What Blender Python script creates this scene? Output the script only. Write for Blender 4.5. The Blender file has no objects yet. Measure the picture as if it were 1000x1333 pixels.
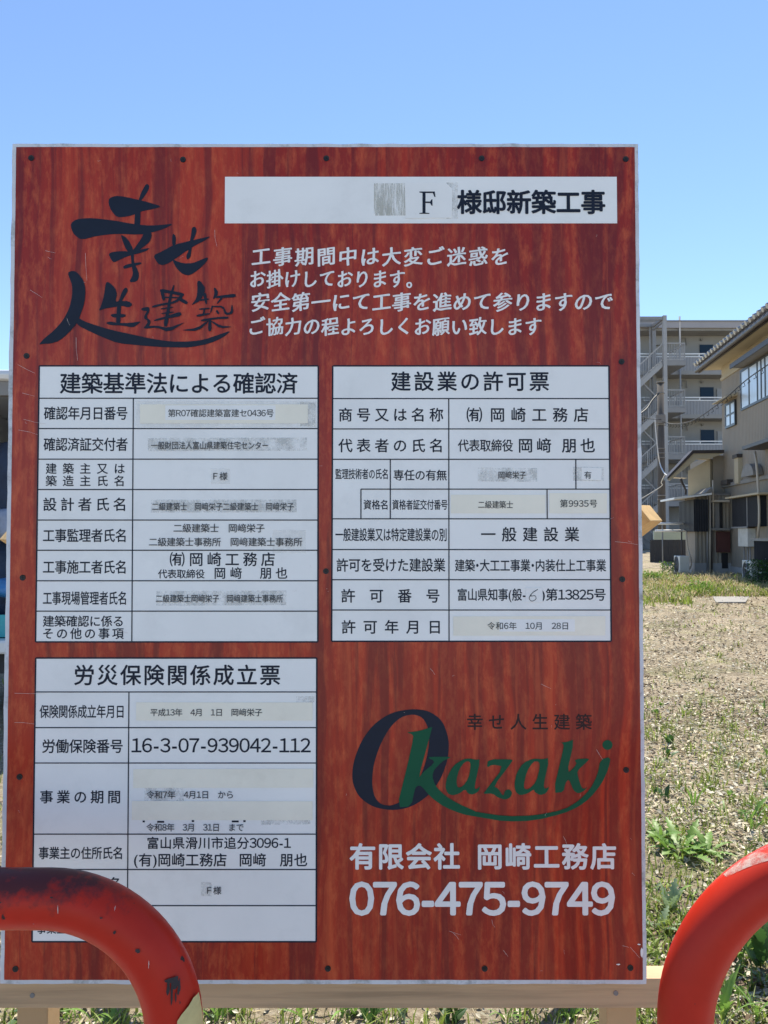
import bpy, math, random
import numpy as np
from mathutils import Vector, Matrix, noise
from mathutils.geometry import tessellate_polygon
R = math.radians
random.seed(7); rng = np.random.default_rng(7)
scene = bpy.context.scene
col = scene.collection

# ------------------------------------------------------------------ camera, sky, sun, exposure
CAMZ, PITCH = 1.25, R(1.71)
cd = bpy.data.cameras.new('camera'); cam = bpy.data.objects.new('camera', cd); col.objects.link(cam)
cam.location = (0, 0, CAMZ); cam.rotation_euler = (R(90) + PITCH, 0, 0)
cd.sensor_fit = 'HORIZONTAL'; cd.sensor_width = 36; cd.lens = 36
cd.clip_start = 0.02; cd.clip_end = 1500
scene.camera = cam
TO_SUN = Vector((0.15, 0.50, 0.84)).normalized()
ELEV = math.asin(TO_SUN.z); AZ = math.atan2(TO_SUN.x, TO_SUN.y)
world = bpy.data.worlds.new('World'); scene.world = world; world.use_nodes = True
wn = world.node_tree; wn.nodes.clear()
sk = wn.nodes.new('ShaderNodeTexSky'); sk.sky_type = 'NISHITA'; sk.sun_disc = False
sk.sun_elevation = ELEV; sk.sun_rotation = AZ
sk.air_density = 1.0; sk.dust_density = 0.0; sk.ozone_density = 3.2; sk.altitude = 1500
bg = wn.nodes.new('ShaderNodeBackground'); bg.inputs[1].default_value = 0.063
wo = wn.nodes.new('ShaderNodeOutputWorld')
wn.links.new(sk.outputs[0], bg.inputs[0]); wn.links.new(bg.outputs[0], wo.inputs[0])
sl = bpy.data.lights.new('sun', 'SUN'); sl.energy = 2.35; sl.angle = R(0.53); sl.color = (1, .93, .80)
so = bpy.data.objects.new('sun', sl); col.objects.link(so)
so.rotation_euler = TO_SUN.to_track_quat('Z', 'Y').to_euler()
so.location = (-6, 10, 20)
vs = scene.view_settings
vs.view_transform = 'Standard'; vs.look = 'None'; vs.gamma = 1; vs.use_curve_mapping = False; vs.exposure = 1.88

# ------------------------------------------------------------------ measuring helpers (pixels of the photo -> places in the world)
CT, ST = math.cos(PITCH), math.sin(PITCH)
def ray(px, py):
    u, v = (px - 500) / 1000, (666.5 - py) / 1000
    return Vector((u, CT - v * ST, ST + v * CT))
def P(px, py, Y):
    d = ray(px, py); t = Y / d.y
    return Vector((d.x * t, Y, CAMZ + d.z * t))
def gz(y): return min(max(0.012 * (y - 2.0), 0), 0.36)

# ------------------------------------------------------------------ materials
def mat(name, color, rough=.7, var=.12, scale=6, bump=0, bscale=60, metal=0, spec=.5, stain=None, stain_amt=0,
        stain_scale=3, stretch=(1, 1, 1), transl=0, island=0, wave=None, coords='Object'):
    m = bpy.data.materials.new(name); m.use_nodes = True
    n = m.node_tree.nodes; L = m.node_tree.links
    b = n['Principled BSDF']; b.inputs['Roughness'].default_value = rough; b.inputs['Metallic'].default_value = metal
    b.inputs['Specular IOR Level'].default_value = spec
    tc = n.new('ShaderNodeTexCoord'); mp = n.new('ShaderNodeMapping'); mp.inputs['Scale'].default_value = stretch
    L.new(tc.outputs[coords], mp.inputs[0])
    nz = n.new('ShaderNodeTexNoise'); nz.inputs['Scale'].default_value = scale; nz.inputs['Detail'].default_value = 6
    nz.inputs['Roughness'].default_value = .6
    L.new(mp.outputs[0], nz.inputs['Vector'])
    mr = n.new('ShaderNodeMapRange'); mr.inputs[1].default_value = .3; mr.inputs[2].default_value = .7
    mr.inputs[3].default_value = 1 - var; mr.inputs[4].default_value = 1 + var
    L.new(nz.outputs[0], mr.inputs[0])
    mx = n.new('ShaderNodeMix'); mx.data_type = 'RGBA'; mx.blend_type = 'MULTIPLY'; mx.inputs[0].default_value = 1
    mx.inputs[6].default_value = (*color, 1); L.new(mr.outputs[0], mx.inputs[7])
    out = mx.outputs[2]
    if stain is not None:
        n2 = n.new('ShaderNodeTexNoise'); n2.inputs['Scale'].default_value = stain_scale; n2.inputs['Detail'].default_value = 8
        n2.inputs['Roughness'].default_value = .7; L.new(mp.outputs[0], n2.inputs['Vector'])
        r2 = n.new('ShaderNodeMapRange'); r2.inputs[1].default_value = .52; r2.inputs[2].default_value = .68; r2.inputs[4].default_value = stain_amt
        L.new(n2.outputs[0], r2.inputs[0])
        m2 = n.new('ShaderNodeMix'); m2.data_type = 'RGBA'; L.new(r2.outputs[0], m2.inputs[0]); L.new(out, m2.inputs[6])
        m2.inputs[7].default_value = (*stain, 1); out = m2.outputs[2]
    if island:
        g = n.new('ShaderNodeNewGeometry'); r3 = n.new('ShaderNodeMapRange'); r3.inputs[3].default_value = 1 - island; r3.inputs[4].default_value = 1 + island
        L.new(g.outputs['Random Per Island'], r3.inputs[0])
        m3 = n.new('ShaderNodeMix'); m3.data_type = 'RGBA'; m3.blend_type = 'MULTIPLY'; m3.inputs[0].default_value = 1
        L.new(out, m3.inputs[6]); L.new(r3.outputs[0], m3.inputs[7]); out = m3.outputs[2]
    L.new(out, b.inputs['Base Color'])
    h = None
    if wave:
        w = n.new('ShaderNodeTexWave'); w.bands_direction = wave[0]; w.inputs['Scale'].default_value = wave[1]; w.inputs['Distortion'].default_value = 0
        L.new(tc.outputs['Object'], w.inputs[0]); h = w.outputs[1]; bd = wave[2]
    elif bump:
        n4 = n.new('ShaderNodeTexNoise'); n4.inputs['Scale'].default_value = bscale; n4.inputs['Detail'].default_value = 5
        L.new(mp.outputs[0], n4.inputs['Vector']); h = n4.outputs[0]; bd = bump
    if h is not None:
        bp = n.new('ShaderNodeBump'); bp.inputs['Strength'].default_value = .7; bp.inputs['Distance'].default_value = bd
        L.new(h, bp.inputs['Height']); L.new(bp.outputs[0], b.inputs['Normal'])
    if transl:
        t = n.new('ShaderNodeBsdfTranslucent'); L.new(out, t.inputs[0])
        ms = n.new('ShaderNodeMixShader'); ms.inputs[0].default_value = transl
        L.new(b.outputs[0], ms.inputs[1]); L.new(t.outputs[0], ms.inputs[2]); L.new(ms.outputs[0], n['Material Output'].inputs[0])
    return m

def residue_mat(name, color, lo, hi, scale, amt=.85, stretch=(1, 1, 1)):
    """torn glue and paper film: colour shows only in ragged patches"""
    m = bpy.data.materials.new(name); m.use_nodes = True
    n = m.node_tree.nodes; L = m.node_tree.links; b = n['Principled BSDF']
    tc = n.new('ShaderNodeTexCoord'); mp = n.new('ShaderNodeMapping'); mp.inputs['Scale'].default_value = stretch
    L.new(tc.outputs['Object'], mp.inputs[0])
    nz = n.new('ShaderNodeTexNoise'); nz.inputs['Scale'].default_value = scale; nz.inputs['Detail'].default_value = 9; nz.inputs['Roughness'].default_value = .75
    L.new(mp.outputs[0], nz.inputs['Vector'])
    mr = n.new('ShaderNodeMapRange'); mr.inputs[1].default_value = lo; mr.inputs[2].default_value = hi; mr.inputs[4].default_value = amt
    L.new(nz.outputs[0], mr.inputs[0])
    b.inputs['Base Color'].default_value = (*color, 1); b.inputs['Roughness'].default_value = .8
    tr = n.new('ShaderNodeBsdfTransparent'); ms = n.new('ShaderNodeMixShader')
    L.new(mr.outputs[0], ms.inputs[0]); L.new(tr.outputs[0], ms.inputs[1]); L.new(b.outputs[0], ms.inputs[2])
    L.new(ms.outputs[0], n['Material Output'].inputs[0])
    return m

def red_wood():
    m = bpy.data.materials.new('red_wood_print'); m.use_nodes = True
    n = m.node_tree.nodes; L = m.node_tree.links; b = n['Principled BSDF']
    tc = n.new('ShaderNodeTexCoord')
    wmp = n.new('ShaderNodeMapping'); wmp.inputs['Scale'].default_value = (1.6, 1, 1); L.new(tc.outputs['Object'], wmp.inputs[0])
    wz = n.new('ShaderNodeTexNoise'); wz.inputs['Scale'].default_value = 3.2; wz.inputs['Detail'].default_value = 3; L.new(wmp.outputs[0], wz.inputs['Vector'])
    ws = n.new('ShaderNodeVectorMath'); ws.operation = 'MULTIPLY_ADD'; L.new(wz.outputs[1], ws.inputs[0]); ws.inputs[1].default_value = (.035, 0, 0); L.new(tc.outputs['Object'], ws.inputs[2])
    def mapped(s, loc=(0, 0, 0)):
        mp = n.new('ShaderNodeMapping'); mp.inputs['Scale'].default_value = s; mp.inputs['Location'].default_value = loc
        L.new(ws.outputs[0], mp.inputs[0]); return mp.outputs[0]
    def nz(vec, scale, detail=5, rough=.55, dist=0):
        q = n.new('ShaderNodeTexNoise'); q.inputs['Scale'].default_value = scale; q.inputs['Detail'].default_value = detail
        q.inputs['Roughness'].default_value = rough; q.inputs['Distortion'].default_value = dist; L.new(vec, q.inputs['Vector']); return q.outputs[0]
    def mrng(v, a, c, d=0, e=1):
        q = n.new('ShaderNodeMapRange'); q.inputs[1].default_value = a; q.inputs[2].default_value = c; q.inputs[3].default_value = d; q.inputs[4].default_value = e
        L.new(v, q.inputs[0]); return q.outputs[0]
    def math2(op, a, c):
        q = n.new('ShaderNodeMath'); q.operation = op
        for i, x in enumerate((a, c)):
            if isinstance(x, (int, float)): q.inputs[i].default_value = x
            else: L.new(x, q.inputs[i])
        return q.outputs[0]
    def mix(f, a, c, bt='MIX'):
        q = n.new('ShaderNodeMix'); q.data_type = 'RGBA'; q.blend_type = bt
        if isinstance(f, (int, float)): q.inputs[0].default_value = f
        else: L.new(f, q.inputs[0])
        for i, x in ((6, a), (7, c)):
            if isinstance(x, tuple): q.inputs[i].default_value = (*x, 1)
            else: L.new(x, q.inputs[i])
        return q.outputs[2]
    broad = nz(mapped((3.2, 1, .55)), 1.6, 3, .5)                 # wide bands
    bands = nz(mapped((26, 1, 1.1), (3, 0, 0)), 1.5, 4, .55, .9)    # grain bands a couple of cm wide
    fine = nz(mapped((190, 1, 9)), 1.2, 5, .65)                   # fine fibres
    mott = nz(mapped((60, 1, 22)), 1.3, 4, .7)                    # mottled pores
    sep = n.new('ShaderNodeSeparateXYZ'); L.new(tc.outputs['Object'], sep.inputs[0])
    # stripes crowd towards the right half of the print
    wv = n.new('ShaderNodeTexWave'); wv.bands_direction = 'X'; wv.inputs['Scale'].default_value = 9.0; wv.inputs['Distortion'].default_value = 8
    wv.inputs['Detail'].default_value = 3; wv.inputs['Detail Scale'].default_value = 1.1
    L.new(mapped((1, 1, .16)), wv.inputs[0])
    right = mrng(sep.outputs[0], -.1, .35, .12, .75)
    stripe = math2('MULTIPLY', mrng(wv.outputs[1], .25, .75), right)
    dark = math2('MAXIMUM', mrng(bands, .50, .62, 0, .66), math2('MULTIPLY', stripe, .8))
    base = mix(mrng(broad, .35, .65), (.29, .020, .011), (.47, .046, .017))
    base = mix(mrng(mott, .46, .68, 0, .65), base, (.60, .12, .042))
    base = mix(dark, base, (.12, .013, .014))
    base = mix(mrng(bands, .30, .42, .55, 0), base, (.58, .095, .032))
    base = mix(1.0, base, mrng(fine, .3, .7, .88, 1.10), 'MULTIPLY')
    L.new(base, b.inputs['Base Color'])
    b.inputs['Roughness'].default_value = .3; b.inputs['Specular IOR Level'].default_value = .30
    return m

M = {}
M['red_wood'] = red_wood()
M['white_sheet'] = mat('white_laminate', (.84, .83, .80), .5, .035, 9, stain=(.45, .45, .42), stain_amt=.12, stain_scale=14, spec=.5)
M['board_edge'] = mat('board_edge_white', (.62, .63, .65), .55, .10, 30, stain=(.22, .22, .20), stain_amt=.75, stain_scale=26)
M['ink'] = mat('navy_black_ink', (.010, .015, .030), .5, .1, 40, spec=.22)
M['ink_soft'] = mat('thin_black_ink', (.035, .038, .045), .6, .2, 60)
M['ink_green'] = mat('green_ink', (.005, .085, .040), .5, .08, 30, spec=.2)
M['ink_brown'] = mat('black_logo_ink', (.022, .008, .010), .5, .1, 40, spec=.3)
M['ink_white'] = mat('white_letter_ink', (.84, .81, .78), .5, .05, 30)
M['paper'] = mat('cream_paper_tape', (.86, .81, .68), .7, .05, 12, stain=(.68, .62, .5), stain_amt=.35, stain_scale=10)
M['paper_white'] = mat('white_paper_tape', (.84, .83, .80), .7, .05, 12)
M['tape_film'] = residue_mat('old_tape_film', (.68, .66, .60), .3, .65, 25, .22)
M['residue'] = residue_mat('glue_residue', (.56, .56, .53), .40, .62, 60, .5, (1, 1, 1))
M['residue_lines'] = residue_mat('glue_residue_streaks', (.48, .47, .40), .38, .6, 40, .7, (5, 1, .6))
M['scratch'] = mat('pale_scratch', (.62, .52, .48), .7, .2, 90)
M['screw'] = mat('dark_screw', (.018, .017, .018), .45, .3, 200, metal=.4)
M['screw_hole'] = mat('screw_recess', (.006, .006, .006), .8, 0)
M['timber'] = mat('planed_timber', (.46, .30, .155), .75, .14, 5, .0006, 60, stretch=(1, 1, 1), stain=(.34, .22, .12), stain_amt=.4, stain_scale=4)
M['timber_long'] = mat('planed_rail_timber', (.50, .335, .19), .75, .30, 12, .0006, 60, stretch=(.25, 3, 6), stain=(.30, .2, .12), stain_amt=.4, stain_scale=6)
M['timber_fresh'] = mat('fresh_cut_timber', (.62, .40, .17), .75, .16, 60, .0006, 200)
M['steel'] = mat('galvanised_grey_steel', (.24, .24, .245), .55, .08, 2, spec=.4)
M['steel_light'] = mat('light_steel', (.33, .33, .335), .5, .08, 2)
M['concrete'] = mat('grey_concrete', (.33, .325, .32), .85, .08, 1.2, .01, 8, stain=(.24, .235, .22), stain_amt=.5, stain_scale=.6, stretch=(1, 1, .4))
M['apt_wall'] = mat('apartment_wall', (.30, .295, .285), .85, .07, .8, stain=(.22, .215, .21), stain_amt=.5, stain_scale=.5, stretch=(1, 1, .35))
M['apt_fascia'] = mat('apartment_fascia', (.36, .34, .35), .8, .06, 1, stain=(.28, .26, .26), stain_amt=.4, stain_scale=1, stretch=(1, 1, .3))
M['apt_panel'] = mat('balcony_panel', (.27, .275, .29), .6, .04, 2, wave=('X', 1.6, .03))
M['blue_door'] = mat('navy_metal_door', (.012, .035, .07), .5, .05, 2, spec=.2)
M['siding'] = mat('tan_ribbed_siding', (.27, .235, .19), .8, .06, 2.2, wave=('X', 3.0, .02), stain=(.21, .17, .13), stain_amt=.45, stain_scale=1.1)
M['siding_y'] = mat('tan_ribbed_siding_return', (.27, .235, .19), .8, .06, 2.2, wave=('Y', 3.0, .02), stain=(.21, .17, .13), stain_amt=.4, stain_scale=1.1)
M['cream'] = mat('cream_render', (.42, .36, .25), .85, .06, 2, stain=(.38, .31, .2), stain_amt=.4, stain_scale=1.5)
M['soffit'] = mat('soffit_board', (.44, .38, .27), .85, .08, 2, stain=(.25, .2, .13), stain_amt=.4, stain_scale=2)
M['dark_trim'] = mat('dark_brown_trim', (.045, .036, .034), .5, .15, 5)
M['grey_trim'] = mat('grey_trim', (.20, .19, .18), .6, .12, 5)
M['dark_metal'] = mat('dark_shutter_metal', (.028, .030, .036), .6, .12, 3, wave=('X', 5, .01), spec=.08)
M['tile'] = mat('roof_slab_dark', (.10, .10, .11), .4, .2, 4)
M['tile_glazed'] = mat('silver_glazed_tile', (.20, .20, .21), .20, .1, 4, metal=.2, spec=1.0)
M['frame_dark'] = mat('window_frame_bronze', (.02, .02, .022), .4, .05, 5)
M['curtain'] = mat('pale_blind_behind_glass', (.55, .62, .68), .25, .06, 3, spec=.9, stretch=(8, 8, .5))
M['white_metal'] = mat('white_painted_metal', (.72, .72, .72), .45, .05, 5)
M['ac_body'] = mat('air_conditioner_casing', (.58, .57, .53), .5, .08, 5, stain=(.38, .36, .3), stain_amt=.4, stain_scale=4)
M['ac_grille'] = mat('air_conditioner_grille', (.16, .16, .16), .6, .1, 10)
M['rust_red'] = mat('brown_red_panel', (.085, .028, .024), .6, .15, 4)
M['pipe_beige'] = mat('beige_drain_pipe', (.46, .41, .34), .5, .06, 4)
M['pipe_grey'] = mat('grey_drain_pipe', (.26, .25, .25), .5, .06, 4)
M['pole'] = mat('weathered_concrete_pole', (.085, .075, .068), .8, .2, 3, stretch=(4, 4, .6))
M['cable'] = mat('black_cable', (.02, .02, .022), .6, .1, 4)
M['cable_white'] = mat('pale_cable', (.6, .6, .6), .5, .1, 4)
M['green_panel'] = mat('pale_green_panel', (.38, .44, .36), .6, .06, 3)
M['black_board'] = mat('dark_weathered_board', (.035, .038, .045), .7, .2, 3, stretch=(6, 1, 1))
M['van_white'] = mat('white_van_paint', (.68, .69, .70), .35, .04, 3, spec=.6)
M['van_dark'] = mat('dark_van_interior', (.03, .033, .04), .8, .2, 6)
M['rubber'] = mat('tyre_rubber', (.02, .02, .02), .8, .1, 20)
M['tarp_navy'] = mat('navy_cloth', (.02, .035, .07), .85, .25, 12, .01, 15)
M['tarp_blue'] = mat('blue_plastic_sheet', (.04, .20, .48), .5, .2, 12, .01, 15)
M['teal'] = mat('turquoise_plastic', (.03, .34, .38), .45, .08, 8)
M['grey_bag'] = mat('grey_blue_bag', (.25, .29, .38), .8, .2, 12, .01, 15)
M['asphalt'] = mat('pale_worn_paving', (.40, .38, .34), .9, .2, 20, .002, 300)  # pale tone chosen to bounce light onto the shaded sign
M['asphalt_dark'] = mat('asphalt', (.17, .165, .155), .9, .2, 20, .002, 300)  # dark tone chosen for what the lower board mirrors
M['kerb'] = mat('kerb_concrete', (.36, .35, .33), .85, .12, 12, .002, 120)
M['slab'] = mat('pale_concrete_slab', (.26, .25, .235), .85, .1, 8, .003, 60)
M['tape_yellow'] = mat('yellow_masking_tape', (.62, .50, .22), .75, .14, 50, .0005, 300)
M['leaf'] = mat('weed_leaf', (.16, .28, .05), .5, .25, 18, transl=.35, island=.25)
M['leaf_pale'] = mat('pale_thistle_leaf', (.22, .30, .16), .6, .2, 18, transl=.3, island=.2)
M['leaf_dark'] = mat('dark_weed_leaf', (.045, .105, .025), .5, .25, 18, transl=.3, island=.3)
M['grass'] = mat('grass_blade', (.23, .30, .055), .55, .3, 4, transl=.4, island=.45)
M['grass_dry'] = mat('dry_grass_blade', (.52, .43, .25), .7, .2, 4, transl=.35, island=.35)
M['straw'] = mat('straw_litter', (.50, .43, .29), .8, .2, 10, island=.45)
M['chip'] = mat('pale_gravel_chip', (.42, .385, .30), .8, .2, 10, island=.4)
M['brown_litter'] = mat('brown_leaf_litter', (.15, .10, .06), .8, .2, 10, island=.5)
M['flower'] = mat('white_petals', (.8, .8, .75), .6, .05, 10)

def ground_mat():
    m = bpy.data.materials.new('dry_dirt_with_weeds'); m.use_nodes = True
    n = m.node_tree.nodes; L = m.node_tree.links; b = n['Principled BSDF']; b.inputs['Roughness'].default_value = .95
    b.inputs['Specular IOR Level'].default_value = .2
    tc = n.new('ShaderNodeTexCoord')
    def nz(s, d=8, r=.65):
        q = n.new('ShaderNodeTexNoise'); q.inputs['Scale'].default_value = s; q.inputs['Detail'].default_value = d; q.inputs['Roughness'].default_value = r
        L.new(tc.outputs['Object'], q.inputs['Vector']); return q.outputs[0]
    def ramp(v, stops):
        q = n.new('ShaderNodeValToRGB'); L.new(v, q.inputs[0])
        q.color_ramp.elements[0].position, q.color_ramp.elements[0].color = stops[0][0], (*stops[0][1], 1)
        q.color_ramp.elements[1].position, q.color_ramp.elements[1].color = stops[-1][0], (*stops[-1][1], 1)
        for p, c in stops[1:-1]:
            e = q.color_ramp.elements.new(p); e.color = (*c, 1)
        return q.outputs[0]
    fine = ramp(nz(38), [(.3, (.16, .12, .08)), (.48, (.33, .27, .185)), (.62, (.44, .38, .29)), (.75, (.52, .48, .41))])
    green = nz(1.1, 6)
    r = n.new('ShaderNodeMapRange'); r.inputs[1].default_value = .52; r.inputs[2].default_value = .66; r.inputs[4].default_value = .55; L.new(green, r.inputs[0])
    mx = n.new('ShaderNodeMix'); mx.data_type = 'RGBA'; L.new(r.outputs[0], mx.inputs[0]); L.new(fine, mx.inputs[6]); mx.inputs[7].default_value = (.20, .22, .08, 1)
    mid = nz(1.7, 7); r2 = n.new('ShaderNodeMapRange'); r2.inputs[1].default_value = .3; r2.inputs[2].default_value = .7; r2.inputs[3].default_value = .6; r2.inputs[4].default_value = 1.3; L.new(mid, r2.inputs[0])
    m2 = n.new('ShaderNodeMix'); m2.data_type = 'RGBA'; m2.blend_type = 'MULTIPLY'; m2.inputs[0].default_value = 1; L.new(mx.outputs[2], m2.inputs[6]); L.new(r2.outputs[0], m2.inputs[7])
    L.new(m2.outputs[2], b.inputs['Base Color'])
    bp = n.new('ShaderNodeBump'); bp.inputs['Strength'].default_value = .9; bp.inputs['Distance'].default_value = .035
    L.new(nz(45), bp.inputs['Height']); L.new(bp.outputs[0], b.inputs['Normal'])
    return m
M['ground'] = ground_mat()

def barrier_paint():
    m = mat('red_barrier_paint', (.50, .026, .012), .45, .10, 14, spec=.2)
    n = m.node_tree.nodes; L = m.node_tree.links; b = n['Principled BSDF']
    old = b.inputs['Base Color'].links[0].from_socket
    tc = n.new('ShaderNodeTexCoord'); sep = n.new('ShaderNodeSeparateXYZ'); L.new(tc.outputs['Object'], sep.inputs[0])
    # black scuffs rubbed along the very top of the rail, and scattered chips
    nz = n.new('ShaderNodeTexNoise'); nz.inputs['Scale'].default_value = 26; nz.inputs['Detail'].default_value = 8; nz.inputs['Roughness'].default_value = .7
    L.new(tc.outputs['Object'], nz.inputs['Vector'])
    ad = n.new('ShaderNodeMath'); ad.operation = 'MULTIPLY_ADD'; L.new(nz.outputs[0], ad.inputs[0]); ad.inputs[1].default_value = .10; L.new(sep.outputs[2], ad.inputs[2])
    r = n.new('ShaderNodeMapRange'); r.inputs[1].default_value = .902; r.inputs[2].default_value = .922; r.inputs[4].default_value = .9; L.new(ad.outputs[0], r.inputs[0])
    mx = n.new('ShaderNodeMix'); mx.data_type = 'RGBA'; L.new(r.outputs[0], mx.inputs[0]); L.new(old, mx.inputs[6]); mx.inputs[7].default_value = (.055, .024, .026, 1)
    n2 = n.new('ShaderNodeTexNoise'); n2.inputs['Scale'].default_value = 55; n2.inputs['Detail'].default_value = 3; L.new(tc.outputs['Object'], n2.inputs['Vector'])
    r2 = n.new('ShaderNodeMapRange'); r2.inputs[1].default_value = .72; r2.inputs[2].default_value = .74; L.new(n2.outputs[0], r2.inputs[0])
    m2 = n.new('ShaderNodeMix'); m2.data_type = 'RGBA'; L.new(r2.outputs[0], m2.inputs[0]); L.new(mx.outputs[2], m2.inputs[6]); m2.inputs[7].default_value = (.04, .025, .025, 1)
    L.new(m2.outputs[2], b.inputs['Base Color'])
    rr = n.new('ShaderNodeMapRange'); rr.inputs[1].default_value = .35; rr.inputs[2].default_value = .7; rr.inputs[3].default_value = .36; rr.inputs[4].default_value = .5
    L.new(nz.outputs[0], rr.inputs[0]); L.new(rr.outputs[0], b.inputs['Roughness'])
    return m
M['barrier'] = barrier_paint()

# ------------------------------------------------------------------ mesh helpers
WM = {}                                              # world matrices of roots
def empty(name, loc, label, cat, group=None, rz=0):
    o = bpy.data.objects.new(name, None); col.objects.link(o)
    o.location = loc; o.rotation_euler = (0, 0, rz); o.empty_display_size = .1
    o['label'] = label; o['category'] = cat
    if group: o['group'] = group
    WM[o.name] = Matrix.Translation(loc) @ Matrix.Rotation(rz, 4, 'Z')
    return o
def setprops(o, label=None, cat=None, group=None, kind=None):
    for k, v in (('label', label), ('category', cat), ('group', group), ('kind', kind)):
        if v: o[k] = v
    return o
class MB:
    def __init__(s, frame=None): s.v = []; s.f = []; s.fr = frame or Matrix.Identity(4); s.sm = []
    def add(s, vs_, fs, smooth=False):
        k = len(s.v); s.v += [s.fr @ Vector(p) for p in vs_]
        for f in fs: s.f.append([i + k for i in f]); s.sm.append(smooth)
        return s
    def box(s, a, b):
        x0, y0, z0 = [min(a[i], b[i]) for i in range(3)]; x1, y1, z1 = [max(a[i], b[i]) for i in range(3)]
        return s.add([(x0, y0, z0), (x1, y0, z0), (x1, y1, z0), (x0, y1, z0), (x0, y0, z1), (x1, y0, z1), (x1, y1, z1), (x0, y1, z1)],
                     [(0, 3, 2, 1), (4, 5, 6, 7), (0, 1, 5, 4), (1, 2, 6, 5), (2, 3, 7, 6), (3, 0, 4, 7)])
    def prism(s, base, vec):                         # polygon of 3-D points swept along vec
        n = len(base); vec = Vector(vec); b = [Vector(p) for p in base]
        return s.add(b + [p + vec for p in b], [tuple(range(n))[::-1], tuple(range(n, 2 * n))] + [(i, (i + 1) % n, n + (i + 1) % n, n + i) for i in range(n)])
    def bar(s, a, b, w, h):                          # rectangular bar between two points
        a = Vector(a); b = Vector(b); d = (b - a).normalized()
        up = Vector((0, 0, 1)) if abs(d.z) < .95 else Vector((0, 1, 0))
        x = d.cross(up).normalized() * w / 2; y = x.normalized().cross(d).normalized() * h / 2
        return s.prism([a - x - y, a + x - y, a + x + y, a - x + y], b - a)
    def tube(s, pts, r, n=8, caps=True):
        pts = [Vector(p) for p in pts]; rs = r if isinstance(r, (list, tuple)) else [r] * len(pts)
        k = len(s.v); ref = None
        for i, p in enumerate(pts):
            t = (pts[min(i + 1, len(pts) - 1)] - pts[max(i - 1, 0)]).normalized()
            if ref is None:
                ref = Vector((0, 0, 1)) if abs(t.z) < .9 else Vector((0, 1, 0))
            u = (ref - t * ref.dot(t)).normalized(); ref = u; w = t.cross(u)
            for j in range(n):
                a = 2 * math.pi * j / n
                s.v.append(s.fr @ (p + (u * math.cos(a) + w * math.sin(a)) * rs[i]))
        for i in range(len(pts) - 1):
            for j in range(n):
                s.f.append([k + i * n + j, k + i * n + (j + 1) % n, k + (i + 1) * n + (j + 1) % n, k + (i + 1) * n + j]); s.sm.append(True)
        if caps:
            s.f.append([k + j for j in range(n)][::-1]); s.sm.append(False)
            s.f.append([k + (len(pts) - 1) * n + j for j in range(n)]); s.sm.append(False)
        return s
    def poly2(s, loops, fn, z0=0.0):                 # flat filled shape; fn maps (x, y) to world
        vv = [[Vector((x, y, 0)) for x, y in lp] for lp in loops]
        tri = tessellate_polygon(vv); flat = [p for lp in loops for p in lp]
        k = len(s.v); s.v += [fn(x, y) for x, y in flat]
        for t in tri: s.f.append([k + i for i in t]); s.sm.append(False)
        return s
    def build(s, name, m, parent=None, bevel=0, **kw):
        me = bpy.data.meshes.new(name)
        W = WM.get(parent.name) if parent is not None else None
        inv = W.inverted() if W is not None else Matrix.Identity(4)
        me.from_pydata([inv @ v for v in s.v], [], s.f)
        me.polygons.foreach_set('use_smooth', s.sm); me.update()
        me.materials.append(M[m] if isinstance(m, str) else m)
        o = bpy.data.objects.new(name, me); col.objects.link(o)
        if parent is not None: o.parent = parent; WM[o.name] = W.copy()
        else: WM[o.name] = Matrix.Identity(4)
        if bevel:
            bv = o.modifiers.new('bevel', 'BEVEL'); bv.width = bevel; bv.segments = 2; bv.limit_method = 'ANGLE'
        return setprops(o, **kw)
def smooth_loop(p, it=2):
    for _ in range(it):
        q = []
        for i in range(len(p)):
            a, b = p[i], p[(i + 1) % len(p)]
            q.append((a[0] * .78 + b[0] * .22, a[1] * .78 + b[1] * .22)); q.append((a[0] * .22 + b[0] * .78, a[1] * .22 + b[1] * .78))
        p = q
    return p
def stroke(pts, w):                                  # brush stroke outline with taper
    n = len(pts); L_, R_ = [], []
    for i, (x, y) in enumerate(pts):
        a = pts[max(i - 1, 0)]; b = pts[min(i + 1, n - 1)]
        dx, dy = b[0] - a[0], b[1] - a[1]; l = math.hypot(dx, dy) or 1; nx, ny = -dy / l, dx / l
        ww = (w[i] if isinstance(w, (list, tuple)) else w) / 2
        L_.append((x + nx * ww, y + ny * ww)); R_.append((x - nx * ww, y - ny * ww))
    return L_ + R_[::-1]

# ================================================================== GROUND
def build_ground():
    xs = sorted(set([-160, -90, -50, -25, -12] + [round(-6 + .4 * i, 3) for i in range(50)] + [18, 25, 40, 70, 110, 160]))
    ys = sorted(set([1.02, 1.3, 1.6] + [round(2 + .4 * i, 3) for i in range(55)] + [26, 32, 40, 55, 80, 130, 220, 400]))
    mb = MB(); nx = len(xs)
    for y in ys:
        for x in xs:
            z = gz(y) + .02 * noise.noise((x * .9, y * .9, 0)) * (1 if 1.2 < y < 22 else 0)
            mb.v.append(Vector((x, y, z)))
    for j in range(len(ys) - 1):
        for i in range(nx - 1):
            a = j * nx + i; mb.f.append([a, a + 1, a + nx + 1, a + nx]); mb.sm.append(True)
    mb.build('ground', 'ground', kind='structure')
build_ground()
MB().box((-160, -3.2, -.3), (160, .62, -.08)).build('road', 'asphalt_dark', kind='structure')  # added unseen strip, dark so the board's lower half reflects dark
MB().box((-160, -80, -.3), (160, -3.21, -.05)).build('forecourt', 'asphalt', kind='structure')  # added unseen ground behind the camera, pale to throw fill light on the sign
k = MB()
k.box((-160, .62, -.3), (160, 1.02, .012)); k.build('pavement', 'kerb', kind='structure')

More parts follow.
